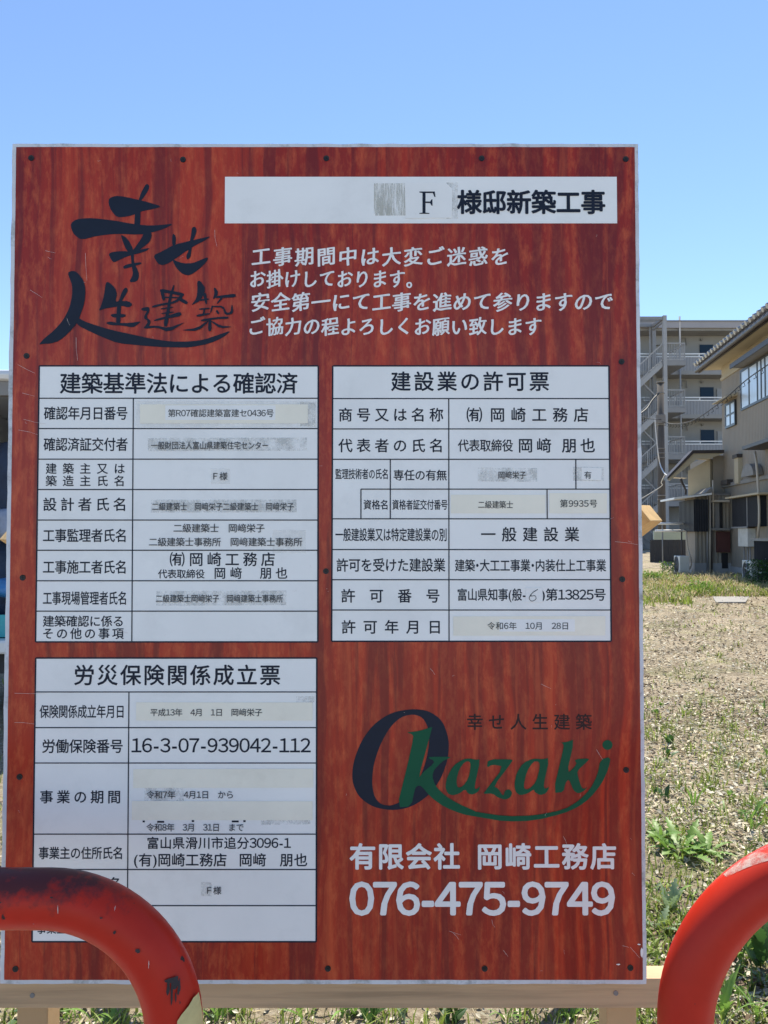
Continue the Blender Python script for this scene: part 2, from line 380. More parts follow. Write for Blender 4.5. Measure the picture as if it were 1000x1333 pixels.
# ================================================================== THE SIGN
SY = 1.10                                            # plane of the printed face
def S(px, py, off=0.0):                              # pixel -> point on the face, off metres proud of it
    d = ray(px, py); t = SY / d.y
    return Vector((d.x * t, SY - off, CAMZ + d.z * t))
tl, tr, bl, br = S(16, 187), S(830, 188), S(1, 1281), S(842, 1280)
XL = (tl.x + bl.x) / 2 - .0005; XR = (tr.x + br.x) / 2 + .0005; ZT = tl.z; ZB = bl.z; XC = (XL + XR) / 2
print('sign', XR - XL, ZT - ZB, ZB)
sign = empty('notice_board', (XC, SY + .02, gz(SY)), 'large red wood grain notice board with white tables and Japanese lettering on timber stand', 'notice board')
# white core board with a slightly ragged edge
def ragged(x0, x1, z0, z1, n=90, amp=.0007):
    pts = []
    for (ax, az, bx, bz) in ((x0, z0, x1, z0), (x1, z0, x1, z1), (x1, z1, x0, z1), (x0, z1, x0, z0)):
        for i in range(n):
            t = i / n; x = ax + (bx - ax) * t; z = az + (bz - az) * t
            d = amp * noise.noise((x * 40, z * 40, 3)) * 1.6
            if abs(bx - ax) > abs(bz - az): z += d
            else: x += d
            pts.append((x, z))
    return pts
core = MB(); rg = ragged(XL, XR, ZB, ZT)
core.prism([(x, SY, z) for x, z in rg], (0, .012, 0)); core.build('board', 'board_edge', sign)
# printed red face inset from the edges
fx0 = S(19, 500).x; fx0 = (S(20.5, 190).x + S(6.5, 1278).x) / 2; fx1 = (S(826.5, 190).x + S(836.5, 1276).x) / 2
fz0 = S(400, 1275.5).z; fz1 = S(400, 191.5).z
face = MB(); rg = ragged(fx0, fx1, fz0, fz1, 60, .00025)
face.prism([(x, SY - .0006, z) for x, z in rg], (0, .0005, 0)); face_o = face.build('printed_face', 'red_wood', sign)

def rect(mb, x0, y0, x1, y1, off, th=.0002):         # sheet given by pixel corners (mid edges), thickness th
    ym, xm = (y0 + y1) / 2, (x0 + x1) / 2
    X0, X1 = S(x0, ym).x, S(x1, ym).x; Z0, Z1 = S(xm, y1).z, S(xm, y0).z
    mb.box((X0, SY - off, Z0), (X1, SY - off + th, Z1)); return mb
def line(mb, x0, y0, x1, y1, w, off):
    a = S(x0, y0, off); b = S(x1, y1, off); d = (b - a).normalized(); nn = Vector((-d.z, 0, d.x)) * w / 2
    mb.add([a - nn, b - nn, b + nn, a + nn], [(0, 1, 2, 3)]); return mb

# ---- glyph cache from Blender's own font
_c = bpy.data.curves.new('glyph', 'FONT'); _o = bpy.data.objects.new('glyph', _c); col.objects.link(_o)
_c.resolution_u = 3
GL = {}
def glyph(ch):
    if ch in GL: return GL[ch]
    _c.body = chr(ord(ch) + 0xFEE0) if (ch.isalnum() and ord(ch) < 128) else ch; bpy.context.view_layer.update()
    ev = _o.evaluated_get(bpy.context.evaluated_depsgraph_get()); me = ev.to_mesh()
    v = np.array([(q.co.x, q.co.y) for q in me.vertices], dtype=float).reshape(-1, 2); f = [list(p.vertices) for p in me.polygons]
    ev.to_mesh_clear(); GL[ch] = (v, f); return GL[ch]
def half(ch): return ord(ch) < 0x2000
def adv(ch):
    if ch == ' ': return .35
    if ch == '\u3000': return 1.0
    if half(ch):
        v, f = glyph(ch)
        return {'-': .40, '(': .36, ')': .36, 'F': .58, 'R': .64}.get(ch, .565)
    if ch == '・': return .45
    return 1.0
def text(mb, s, x0, x1, yc, em, off, wt=.012, style=None, halfscale=1.0):
    """s set between pixels x0 and x1, glyph cell em pixels tall centred on yc"""
    sc = (S(x1, yc).x - S(x0, yc).x); ppm = sc / (x1 - x0)      # metres per pixel here
    EM = em * ppm; tot = sum(adv(c) for c in s); cell = sc / tot
    sx = min(EM, cell * 1.02 if cell < EM else EM)
    cx = S(x0, yc).x; cz = S((x0 + x1) / 2, yc).z
    if wt <= .006: sh = [(0, 0)]
    elif wt < .02: sh = [(-wt, 0), (wt, 0), (0, wt), (0, -wt)]
    else:
        sh = [(wt * math.cos(a * math.pi / 4), wt * math.sin(a * math.pi / 4) * (.6 if style == 'brush' else 1)) for a in range(8)] + [(0, 0)]
    for ch in s:
        a = adv(ch) * cell
        if ch not in (' ', '\u3000'):
            v, f = glyph(ch); mid = cx + a / 2
            if half(ch): gxm = (v[:, 0].min() + v[:, 0].max()) / 2 if ch != '1' else .5; base = .343 if ch in '-()' else .367; hs = 1.0 * halfscale
            elif ch == '・': gxm = .5; base = .38; hs = 1
            else: gxm = .5; base = .38; hs = 1
            gsx = sx * (hs if not half(ch) else hs * 1.0)
            for n_, (dx, dy) in enumerate(sh):
                k = len(mb.v)
                for (x, y) in v:
                    xx = (x - gxm + dx); yy = (y - base + dy)
                    if style == 'brush':
                        yy += .10 * xx; xx *= .96; yy *= .94
                        xx += .012 * math.sin(yy * 9); yy += .02 * math.sin(xx * 6)
                    elif style == 'mincho': yy *= .93
                    mb.v.append(Vector((mid + xx * gsx, SY - off - n_ * .00002, cz + yy * EM * hs)))
                for q in f: mb.f.append([k + i for i in q]); mb.sm.append(False)
        cx += a
    return mb

# ---- header strip
hd = rect(MB(), 293, 230.5, 803, 291, .0012, .0004).build('header_strip', 'white_sheet', sign)
strip_first = [(487, 239, 528, 281, 'residue_lines'), (581, 238, 596, 285, 'residue')]
pp = MB(); pp.prism([S(x, y, .0018) for x, y in ((527, 238), (580, 238), (589, 247), (588, 284), (528, 285))], (0, .0003, 0)); pp.build('paper_patch', 'paper_white', hd)
for a in strip_first:
    x0, y0, x1, y1, m_ = a; MB().add([S(x0, y0, .0015), S(x1, y0, .0015), S(x1, y1, .0015), S(x0, y1, .0015)], [(0, 1, 2, 3)]).build('tape_residue', m_, hd)
F = MB()
fo = .0021
F.poly2([[(546, 250), (566, 250), (567, 257), (565.5, 257), (563.5, 252), (554, 252), (554, 263), (560, 263), (562, 260), (563, 260), (563, 268.5), (562, 268.5), (560, 265), (554, 265),
          (554, 277.5), (559, 278), (559, 279), (546, 279), (546, 278), (550, 277.5), (550, 252), (546, 251.2)]], lambda x, y: S(x, y, fo))
F.build('lettering', 'ink', hd)
F = MB(); text(F, '様邸新築工事', 595, 788, 263.5, 33, .0018, .027); F.build('lettering', 'ink', hd)
for s, x0, x1, yc, em in (('工事期間中は大変ご迷惑を', 326, 665, 334, 27), ('お掛けしております。', 324, 551, 363, 26),
                          ('安全第一にて工事を進めて参りますので', 326, 799, 393, 27), ('ご協力の程よろしくお願い致します', 322, 706, 425, 26)):
    mm = MB(); text(mm, s, x0, x1, yc, em, .0010, .026, 'brush'); mm.build('message_line', 'ink_white', sign)

# ---- tables
def table(name, x0, y0, x1, y1, xs_l, rows, div, extra, label):
    t = rect(MB(), x0, y0, x1, y1, .0010, .0003).build(name, 'white_sheet', sign, label=label)
    g = MB(); o = .0013; w = .0016
    for a, b, c, d in ((x0 + xs_l[0], y0, x1 + xs_l[1], y0), (x0 + xs_l[2], y1, x1 + xs_l[3], y1), (x0 + xs_l[0], y0, x0 + xs_l[2], y1), (x1 + xs_l[1], y0, x1 + xs_l[3], y1)):
        line(g, a, b, c, d, w * 1.35, o); o += .00001
    for r in rows:
        f = (r - y0) / (y1 - y0); l = x0 + xs_l[0] * (1 - f) + xs_l[2] * f; rr = x1 + xs_l[1] * (1 - f) + xs_l[3] * f
        line(g, l, r, rr, r, w, o); o += .00001
    for e in [div] + extra:
        line(g, *e, w, o); o += .00001
    g.build('grid_lines', 'ink', t)
    return t
T1 = table('confirmation_table', 49.2, 476.5, 414.2, 835.5, (2.4, .3, -2.4, -.3), [518.6, 558, 597.8, 637.3, 677, 716.3, 756, 795.5], (174, 518.6, 172, 835.5), [], 'upper left white table with nine ruled rows')
T2 = table('permit_table', 432.6, 476.5, 794, 834.7, (.7, -1.5, -.7, 1.5), [519, 558.5, 598, 675.4, 715.4, 754.6, 794], (584.2, 519, 584.6, 834.7),
           [(470, 636.8, 793.2, 636.8), (470, 636.8, 470, 675.4), (508.2, 598, 508.2, 675.4), (749.4, 598, 749.6, 636.8), (712, 636.8, 712.3, 675.4)], 'upper right white table of the permit')
T3 = table('insurance_table', 44.6, 856.5, 412.2, 1225.5, (2.4, .4, -2.4, -.4), [900.6, 947, 993, 1085.5, 1131.5, 1178.5], (168.3, 900.6, 166, 1225.5), [], 'lower left white table with cream paper strips')

def letter_block(parent, items, mname='ink'):
    for it in items:
        mb = MB(); text(mb, *it); mb.build('lettering', mname, parent)
o1, o2 = .0013, .0021
W_ = .013
letter_block(T1, [
    ('建築基準法による確認済', 78, 388, 499, 29, o1, .016), ('確認年月日番号', 57.5, 167, 538, 18.5, o1, W_), ('確認済証交付者', 57, 167, 578.5, 18.5, o1, W_),
    ('建築主又は', 56, 167, 610, 15, o1, W_), ('築造主氏名', 56, 167, 626, 15, o1, W_), ('設計者氏名', 54, 168, 656.5, 18.5, o1, W_),
    ('工事監理者氏名', 56, 166, 697, 18.5, o1, W_), ('工事施工者氏名', 56, 166, 738, 18.5, o1, W_), ('工事現場管理者氏名', 56, 166, 778.5, 18.5, o1, W_),
    ('建築確認に係る', 56, 162, 808.5, 15.5, o1, W_), ('その他の事項', 54, 163, 824.5, 15.5, o1, W_),
    ('㈲', 221, 241, 728, 20, o1, W_), ('岡崎工務店', 244, 361, 728, 19, o1, W_), ('代表取締役', 206, 267, 747, 12.5, o1, W_), ('岡﨑', 276, 318, 746, 16, o1, W_), ('朋也', 336, 377, 746, 16, o1, W_)])
letter_block(T1, [
    ('第R07確認建築富建セ0436号', 219, 357, 538, 11, o2, .008), ('一般財団法人富山県建築住宅センター', 197, 350, 580, 11, o2, .008), ('F様', 277, 298, 620, 11, o2, .008),
    ('二級建築士　岡﨑栄子二級建築士　岡﨑栄子', 198, 383, 659.5, 11, o2, .008),
    ('二級建築士　岡﨑栄子', 226, 345, 687.5, 13, o2, .008, 'mincho'), ('二級建築士事務所　岡﨑建築士事務所', 194, 394, 705.5, 13, o2, .008, 'mincho'),
    ('二級建築士岡﨑栄子　岡﨑建築士事務所', 203, 369, 779, 11, o2, .008)], 'ink_soft')
letter_block(T2, [
    ('建設業の許可票', 507, 717, 496.5, 27, o1, .016), ('商号又は名称', 438, 580, 540, 19, o1, W_), ('㈲', 607, 628, 540, 21, o1, W_), ('岡崎工務店', 634, 770, 540, 20, o1, W_),
    ('代表者の氏名', 438, 580, 580, 19, o1, W_), ('代表取締役', 596, 668, 580, 17, o1, W_), ('岡﨑', 672, 720, 580, 20, o1, W_), ('朋也', 729, 777, 580, 20, o1, W_),
    ('監理技術者の氏名', 436.5, 506, 617, 14.5, o1, W_), ('専任の有無', 512, 582, 618.5, 15, o1, W_), ('資格名', 473, 506, 657, 13.5, o1, W_), ('資格者証交付番号', 510.5, 583, 657, 14, o1, W_),
    ('一般建設業又は特定建設業の別', 436.5, 582, 696, 18, o1, W_), ('一般建設業', 622, 758, 695.5, 20, o1, W_), ('許可を受けた建設業', 438, 580, 735.5, 18.5, o1, W_),
    ('建築・大工工事業・内装仕上工事業', 592, 789, 736, 17, o1, W_), ('許可番号', 435, 582, 775.5, 19, o1, W_), ('富山県知事(般-', 595, 685, 774, 17, o1, W_), (')第13825号', 704, 789, 774, 17, o1, W_, None, 1.0),
    ('許可年月日', 440, 580, 816, 19, o1, W_)])
letter_block(T2, [
    ('岡﨑栄子', 648, 685, 618.5, 10.5, o2, .008), ('有', 760, 770, 618.5, 10.5, o2, .008), ('二級建築士', 622, 668, 657, 10.5, o2, .008), ('第9935号', 728, 778, 655.5, 11, o2, .008),
    ('令和6年　10月　28日', 634, 741, 814.5, 10.5, o2, .008)], 'ink_soft')
letter_block(T3, [
    ('労災保険関係成立票', 95, 367, 878.5, 28, o1, .016), ('保険関係成立年月日', 52, 163, 926, 18, o1, W_), ('労働保険番号', 55, 161, 971, 19, o1, W_),
    ('事業の期間', 50, 160, 1037, 18, o1, W_), ('事業主の住所氏名', 50.5, 161, 1110, 17, o1, W_), ('富山県滑川市追分3096-1', 191, 379, 1097, 16.5, o1, W_),
    ('(有)岡崎工務店', 174, 296, 1119, 18, o1, W_), ('岡﨑', 311, 347, 1119, 18, o1, W_), ('朋也', 364, 401, 1119, 18, o1, W_), ('名', 141, 158, 1150, 18, o1, W_), ('事業主代', 48, 100, 1208, 15, o1, W_),
    ('16-3-07-939042-112', 171, 405, 970, 24, o1, .010)])
letter_block(T3, [
    ('平成13年　4月　1日　岡﨑栄子', 196, 342, 927, 10.5, o2, .008), ('令和7年　4月1日　から', 191, 305, 1034, 11, o2, .008),
    ('令和8年　3月　31日　まで', 191, 318, 1076.5, 11, o2, .008), ('F様', 269, 290, 1158.5, 11, o2, .008)], 'ink_soft')
# handwritten 6, ink rubbed off under the strip
hw = MB(); hw.poly2([smooth_loop(stroke([(700, 767), (692, 772), (688, 779), (692, 783), (698, 780), (697, 775), (690, 776)], 1.0), 1)], lambda x, y: S(x, y, .0021)); hw.build('handwritten_digit', 'ink_soft', T2)
for x0, x1, y in ((186, 189, 1069), (205, 214, 1069.5), (250, 253, 1068.5), (302, 311, 1069), (317, 320, 1068.6)):
    rect(MB(), x0, y - 1.2, x1, y + 1.2, .0013, .0001).build('rubbed_ink', 'ink', T3)

# paper strips and glue residue on the tables
def strip(parent, x0, y0, x1, y1, m='paper', off=.0016, name='paper_strip'):
    x0 += random.uniform(-.3, .3); mb = MB(); rot = random.uniform(-.5, .5)
    pts = [S(x0, y0 + rot, off), S(x1, y0 - rot, off), S(x1 + random.uniform(-.5, .5), y1 - rot, off), S(x0, y1 + rot, off)]
    if name == 'tape_residue': mb.add(pts, [(0, 1, 2, 3)])
    else: mb.prism(pts, (0, .00025, 0))
    return mb.build(name, m, parent)
strip(T1, 177, 522, 412, 556, 'tape_film', .0014, 'tape_residue'); strip(T1, 183, 526.5, 401, 551); strip(T1, 216, 528, 359, 547, 'paper_white', .0018)
strip(T1, 391, 524, 411, 555, 'residue', .0015, 'tape_residue')
strip(T1, 193, 570, 400, 587, 'residue', .0014, 'tape_residue'); strip(T1, 197, 650.5, 386, 667, 'residue', .0014, 'tape_residue')
strip(T1, 355, 690, 398, 720, 'tape_film', .0014, 'tape_residue'); strip(T1, 204, 769, 373, 788, 'residue', .0014, 'tape_residue')
strip(T1, 275, 610, 300, 630, 'tape_film', .0014, 'tape_residue')
strip(T2, 622, 609, 699, 627, 'residue', .0014, 'tape_residue'); strip(T2, 746, 608, 786, 626, 'residue', .0014, 'tape_residue'); strip(T2, 757, 609, 783, 625, 'paper_white', .0016)
strip(T2, 587, 644, 710, 668); strip(T2, 715, 642, 790, 668); strip(T2, 590, 802, 788, 827); strip(T2, 650, 806, 748, 822, 'paper_white', .0018)
strip(T2, 684, 765, 706, 784, 'paper_white', .0016)
strip(T3, 178, 914, 407, 937.5); strip(T3, 386, 906, 410, 914, 'residue', .0014, 'tape_residue'); strip(T3, 174, 1000.5, 408, 1025); strip(T3, 172, 1042.5, 407, 1067)
strip(T3, 188, 1025, 240, 1044, 'residue', .0014, 'tape_residue'); strip(T3, 340, 1066, 404, 1073, 'residue', .0014, 'tape_residue'); strip(T3, 262, 1148, 276, 1166, 'residue', .0014, 'tape_residue')

# ---- brush slogan, traced in the units of an enlarged view
def b2(x, y, off=.0010): return S(40 + x / 5.795, 230 + y / 5.795, off)
br_ = MB(); bo = [.0010]
def bp(poly, it=1, dx=0):
    o = bo[0]; bo[0] += .00002
    br_.poly2([smooth_loop([(x + dx, y) for x, y in poly], it)], lambda x, y: b2(x, y, o))
bp([(588, 205), (592, 165), (640, 145), (710, 152), (823, 178), (873, 190), (993, 226), (930, 245), (828, 265), (783, 288), (720, 305), (652, 308), (610, 260)])
bp([(873, 52), (898, 68), (890, 105), (840, 180), (812, 188), (835, 120)]); bp([(790, 250), (832, 245), (828, 372), (783, 372)], 0)
bp([(303, 355), (345, 322), (450, 312), (620, 330), (753, 355), (873, 370), (960, 368), (1085, 355), (1010, 395), (910, 425), (820, 440), (650, 432), (500, 448), (385, 480), (330, 440), (310, 400)])
bp([(680, 435), (735, 470), (778, 550), (765, 585), (725, 560), (695, 490)])
bp([(860, 415), (912, 420), (915, 455), (900, 495), (850, 535), (790, 578), (762, 570), (800, 520), (835, 470)])
bp([(588, 583), (620, 568), (700, 562), (760, 568), (823, 552), (903, 537), (880, 560), (820, 580), (740, 600), (690, 620), (630, 650), (610, 630)])
bp([(698, 680), (720, 665), (765, 655), (835, 645), (838, 660), (800, 672), (740, 690), (705, 698)])
bp([(755, 580), (782, 580), (780, 650), (815, 715), (820, 760), (800, 795), (742, 799), (775, 740), (765, 680)])
D = 753
bp([(172, 595), (230, 570), (330, 515), (430, 490), (520, 470), (615, 448), (560, 485), (490, 520), (420, 565), (350, 615), (290, 655), (240, 672), (205, 655)], 1, D)
bp([(318, 425), (345, 450), (342, 520), (315, 530)], 1, D)
bp([(465, 385), (490, 378), (502, 405), (490, 450), (470, 490), (462, 560), (455, 610), (430, 630), (420, 600), (440, 560), (450, 490), (460, 430)], 1, D)
bp([(315, 620), (350, 640), (400, 655), (470, 655), (540, 625), (588, 607), (580, 640), (520, 700), (450, 748), (400, 740), (355, 700), (335, 670)], 1, D)
bp([(280, 725), (315, 710), (350, 720), (400, 780), (418, 850), (410, 950), (380, 1040), (350, 1110), (290, 1180), (220, 1240), (150, 1262), (100, 1262), (62, 1270), (100, 1225), (180, 1160), (250, 1080), (295, 990), (315, 900), (315, 820), (300, 780)])
bp([(355, 1060), (400, 1090), (500, 1125), (620, 1160), (753, 1188), (903, 1222), (1053, 1245), (1203, 1245), (1313, 1230), (1413, 1195), (1518, 1160), (1453, 1215), (1353, 1260), (1203, 1290), (1103, 1290), (953, 1285), (803, 1272), (660, 1258), (550, 1215), (450, 1170), (370, 1130), (345, 1105)])
bp([(568, 800), (590, 795), (640, 840), (655, 890), (640, 945), (680, 940), (740, 940), (772, 965), (745, 990), (690, 975), (640, 985), (600, 990), (550, 1000), (515, 1015), (535, 970), (555, 900)])
bp([(725, 835), (738, 860), (715, 900), (690, 940), (682, 1000), (680, 1112), (645, 1112), (650, 1030), (655, 970), (680, 900), (700, 850)])
bp([(602, 1045), (625, 1035), (715, 1038), (722, 1055), (690, 1065), (625, 1065)])
bp([(566, 1105), (600, 1092), (660, 1105), (753, 1105), (840, 1090), (800, 1125), (770, 1140), (700, 1125), (600, 1122)])
for pts, w in (([(225, 860), (300, 872), (405, 893)], [30, 22, 26]), ([(238, 860), (255, 935)], 26), ([(250, 912), (370, 915)], 12), ([(395, 895), (340, 950), (240, 965), (165, 985)], [26, 18, 16, 18]),
               ([(365, 920), (432, 958)], 26), ([(330, 820), (298, 930), (288, 1000), (265, 1130)], [14, 22, 22, 34]), ([(230, 1000), (325, 985)], [12, 10]), ([(235, 1035), (330, 1022)], 10),
               ([(180, 1087), (280, 1062), (385, 1035)], [14, 18, 38]), ([(85, 1002), (145, 1000)], [20, 36]), ([(140, 1010), (110, 1065), (148, 1092), (120, 1145)], [20, 22, 24, 30]),
               ([(105, 1140), (200, 1132), (290, 1160), (405, 1103)], [22, 14, 34, 4]),
               ([(515, 788), (540, 850), (515, 930), (465, 968)], [24, 64, 36, 4]), ([(560, 880), (575, 965)], [30, 12]), ([(520, 935), (592, 925)], 14), ([(635, 840), (652, 880), (628, 925)], [14, 32, 10]),
               ([(640, 912), (720, 905), (795, 898)], [16, 22, 30]), ([(700, 905), (655, 960)], [18, 10]), ([(520, 1002), (600, 995)], 12), ([(562, 1000), (550, 1045)], 14), ([(500, 1052), (602, 1035)], [20, 12]),
               ([(622, 975), (605, 1030)], [16, 8]), ([(625, 982), (700, 982), (722, 1040), (768, 1030), (768, 970)], [12, 14, 22, 26, 8]), ([(650, 1010), (668, 1038)], 16),
               ([(535, 1088), (640, 1070), (742, 1065)], [20, 14, 20]), ([(602, 1070), (600, 1168)], [18, 30]), ([(590, 1090), (510, 1155), (400, 1160)], [10, 26, 6]), ([(612, 1092), (680, 1137), (760, 1135)], [8, 22, 6])):
    bp(stroke(pts, w), 1, D)
br_.build('brush_lettering', 'ink', sign)

# ---- company logo, name and telephone number
def l3(x, y): return (450 + x / 5.555, 915 + y / 5.555)
def l4(x, y): return (620 + x / 5.263, 915 + y / 5.263)
lo = MB()
outer = [l3(*p) for p in ((480, 42), (600, 55), (700, 125), (748, 260), (742, 400), (690, 550), (600, 670), (480, 750), (350, 778), (200, 755), (90, 675), (45, 560), (55, 430), (110, 280), (200, 155), (330, 68))]
inner = [l3(*p) for p in ((490, 80), (560, 105), (602, 190), (605, 300), (580, 430), (530, 560), (440, 690), (340, 742), (265, 738), (212, 690), (190, 590), (200, 450), (250, 300), (320, 175), (400, 100))]
lo.poly2([smooth_loop(outer), smooth_loop(inner)[::-1]], lambda x, y: S(x, y, .0010))
lo.build('logo_initial', 'ink', sign)
gr = MB()
kk = [l3(*p) for p in ((448, 205), (455, 212), (540, 200), (628, 170), (622, 190), (525, 545), (560, 500), (640, 435), (635, 412), (600, 400), (605, 388), (765, 388), (740, 402), (700, 420), (640, 480), (625, 530), (650, 600), (720, 670), (810, 725), (930, 778))] \
    + [l4(*p) for p in ((0, 745), (200, 775), (400, 770), (600, 730), (700, 670), (780, 590), (830, 490), (850, 385), (922, 368), (905, 450), (860, 550), (780, 650), (700, 710), (600, 755), (400, 805), (200, 812), (0, 778))] \
    + [l3(*p) for p in ((850, 805), (720, 755), (620, 685), (550, 600), (520, 595), (500, 620), (475, 745), (370, 755), (440, 480), (492, 245), (480, 225), (450, 215))]
gr.poly2([smooth_loop(kk, 1)], lambda x, y: S(x, y, .0014))
cx_, cy_ = l4(898, 287)
gr.poly2([[(cx_ + 6.6 * math.cos(a * .262), cy_ + 6.4 * math.sin(a * .262)) for a in range(24)]], lambda x, y: S(x, y, .0014))
a_o = ((720, 600), (735, 530), (780, 450), (850, 405), (900, 400), (940, 410), (975, 405), (930, 610), (945, 625), (975, 597), (960, 640), (920, 662), (885, 655), (865, 622), (820, 655), (770, 668), (735, 650))
a_i = ((800, 560), (820, 480), (860, 425), (895, 420), (905, 450), (890, 540), (850, 600), (810, 615))
gr.poly2([smooth_loop([l3(*p) for p in a_o], 1), smooth_loop([l3(*p) for p in a_i], 1)[::-1]], lambda x, y: S(x, y, .0014))
gr.poly2([smooth_loop([l4(*p) for p in ((80, 385), (250, 385), (245, 402), (118, 570), (150, 585), (185, 640), (195, 600), (225, 588), (247, 612), (235, 645), (200, 662), (150, 648), (110, 618), (50, 622), (55, 610), (190, 435), (110, 420), (72, 445))], 1)], lambda x, y: S(x, y, .0014))
gr.poly2([smooth_loop([l4(*p) for p in ((260, 560), (275, 480), (320, 410), (390, 380), (450, 385), (502, 375), (460, 560), (470, 590), (503, 570), (480, 615), (440, 632), (400, 610), (395, 590), (350, 620), (300, 632), (270, 610))], 1),
          smooth_loop([l4(*p) for p in ((325, 560), (345, 470), (390, 400), (430, 400), (435, 440), (410, 540), (360, 590), (330, 590))], 1)[::-1]], lambda x, y: S(x, y, .0014))
gr.poly2([smooth_loop([l4(*p) for p in ((575, 265), (578, 272), (625, 265), (672, 248), (618, 490), (690, 420), (670, 385), (775, 378), (765, 395), (700, 455), (690, 480), (720, 580), (740, 588), (765, 570), (740, 600), (700, 620), (665, 600), (635, 520), (610, 545), (598, 610), (525, 615), (590, 340), (600, 285))], 1)], lambda x, y: S(x, y, .0014))
gr.build('logo_script', 'ink_green', sign)
sm_ = MB(); text(sm_, '幸せ人生建築', 604, 774, 939.5, 22, .0010, .012); sm_.build('slogan_lettering', 'ink_brown', sign)
cn = MB(); text(cn, '有限会社', 454, 600, 1114.5, 35, .0010, .028); cn.build('company_lettering', 'ink_white', sign)
cn = MB(); text(cn, '岡崎工務店', 619, 804, 1114.5, 35, .0010, .028); cn.build('company_lettering', 'ink_white', sign)
ph = MB(); text(ph, '076-475-9749', 456, 800, 1169.5, 54.5, .0010, .027); ph.build('telephone_lettering', 'ink_white', sign)

# ---- screws round the board
def screw(px, py):
    c = S(px, py); r = .0042
    mb = MB(); n = 16
    ring = [(c.x + r * math.cos(2 * math.pi * i / n), SY - .0016, c.z + r * math.sin(2 * math.pi * i / n)) for i in range(n)]
    ring2 = [(c.x + r * .62 * math.cos(2 * math.pi * i / n), SY - .0013, c.z + r * .62 * math.sin(2 * math.pi * i / n)) for i in range(n)]
    back = [(c.x + r * math.cos(2 * math.pi * i / n), SY - .0002, c.z + r * math.sin(2 * math.pi * i / n)) for i in range(n)]
    mb.add(ring + ring2 + back, [(i, (i + 1) % n, n + (i + 1) % n, n + i) for i in range(n)] + [tuple(range(n, 2 * n))] + [(i, (i + 1) % n, 2 * n + (i + 1) % n, 2 * n + i) for i in range(n)])
    o = mb.build('screw', 'screw', sign)
    x = MB(); a = random.uniform(0, 1.5)
    for q in (a, a + math.pi / 2):
        dx, dz = math.cos(q) * r * .5, math.sin(q) * r * .5; nx, nz_ = -math.sin(q) * r * .1, math.cos(q) * r * .1
        y = SY - .00145 - q * .00001
        x.add([(c.x - dx - nx, y, c.z - dz - nz_), (c.x + dx - nx, y, c.z + dz - nz_), (c.x + dx + nx, y, c.z + dz + nz_), (c.x - dx + nx, y, c.z - dz + nz_)], [(0, 1, 2, 3)])
    x.build('cross_slot', 'screw_hole', o)
for p in ((41, 206), (238.5, 208), (425, 206.5), (627, 206.5), (814.5, 207.5), (35, 463.5), (30, 752), (26, 1011), (20.5, 1261), (809, 471), (810, 754), (815, 1002), (820.5, 1259.5), (424.5, 743.5), (427, 1260.5), (631, 1260.5)):
    screw(*p)
# ---- scratches: fine pale scuffs in the print
sc_ = MB(); so_ = .00235
def scr(x0, y0, x1, y1, w=.00035):
    global so_
    so_ += .00001; mx_, my_ = (x0 + x1) / 2 + random.uniform(-1, 1), (y0 + y1) / 2 + random.uniform(-1, 1)
    line(sc_, x0, y0, mx_, my_, w, so_); line(sc_, mx_, my_, x1, y1, w * .7, so_ + .000005)
for s in ((60, 327, 73, 330), (63, 335, 68, 338), (24, 475, 46, 486), (30, 512, 46, 516), (32, 546, 60, 552), (25, 560, 50, 566), (40, 378, 56, 388), (88, 415, 92, 424), (800, 705, 830, 709), (817, 704, 822, 706),
          (776, 975, 784, 988), (733, 1088, 737, 1098), (585, 1211, 600, 1216), (590, 1214, 597, 1222), (655, 1236, 661, 1244), (704, 890, 717, 896), (810, 1230, 818, 1232), (20, 902, 60, 902.5), (20, 940, 46, 942),
          (150, 820, 168, 824), (112, 330, 114, 366), (280, 300, 283, 322), (100, 440, 102, 470), (640, 1196, 644, 1206), (560, 870, 566, 878), (822, 1135, 826, 1139), (820, 1232, 832, 1246)): scr(*s)
for _ in range(60):
    x, y = random.uniform(22, 828), random.uniform(195, 1270); a = random.uniform(0, 6.28); l = random.uniform(1, 6)
    scr(x, y, x + l * math.cos(a), y + l * math.sin(a), .0002)
sc_.build('scratches', 'scratch', sign, kind='stuff')
# chipped white spots at lower right and on the top edge
for cx0, cy0, rx, ry in ((835.5, 1240, 2.2, 7), (832, 1229, 2.5, 1), (805, 1255, 3, 1)):
    ch_ = MB(); ch_.poly2([[(cx0 + rx * math.cos(t) * random.uniform(.6, 1.1), cy0 + ry * math.sin(t) * random.uniform(.6, 1.1)) for t in [i * .628 for i in range(10)]]], lambda x, y: S(x, y, .0012)); ch_.build('paint_chip', 'ink_white', sign)
bumps = MB()
for x0, x1, h in ((718, 765, 2.2), (240, 330, 1.2), (120, 160, .8), (400, 470, .8)):
    n = 24; top = []
    for i in range(n + 1):
        x = x0 + (x1 - x0) * i / n; top.append(S(x, 187.5 - h * (.4 + .6 * abs(noise.noise((x * .3, 5, 0))) * 1.6) * math.sin(math.pi * i / n) ** .3))
    a = [S(x0, 188.5)] + top + [S(x1, 188.5)]
    bumps.prism([(p.x, SY + .003, p.z) for p in a], (0, .006, 0))
bumps.build('dried_glue', 'ink_white', sign)

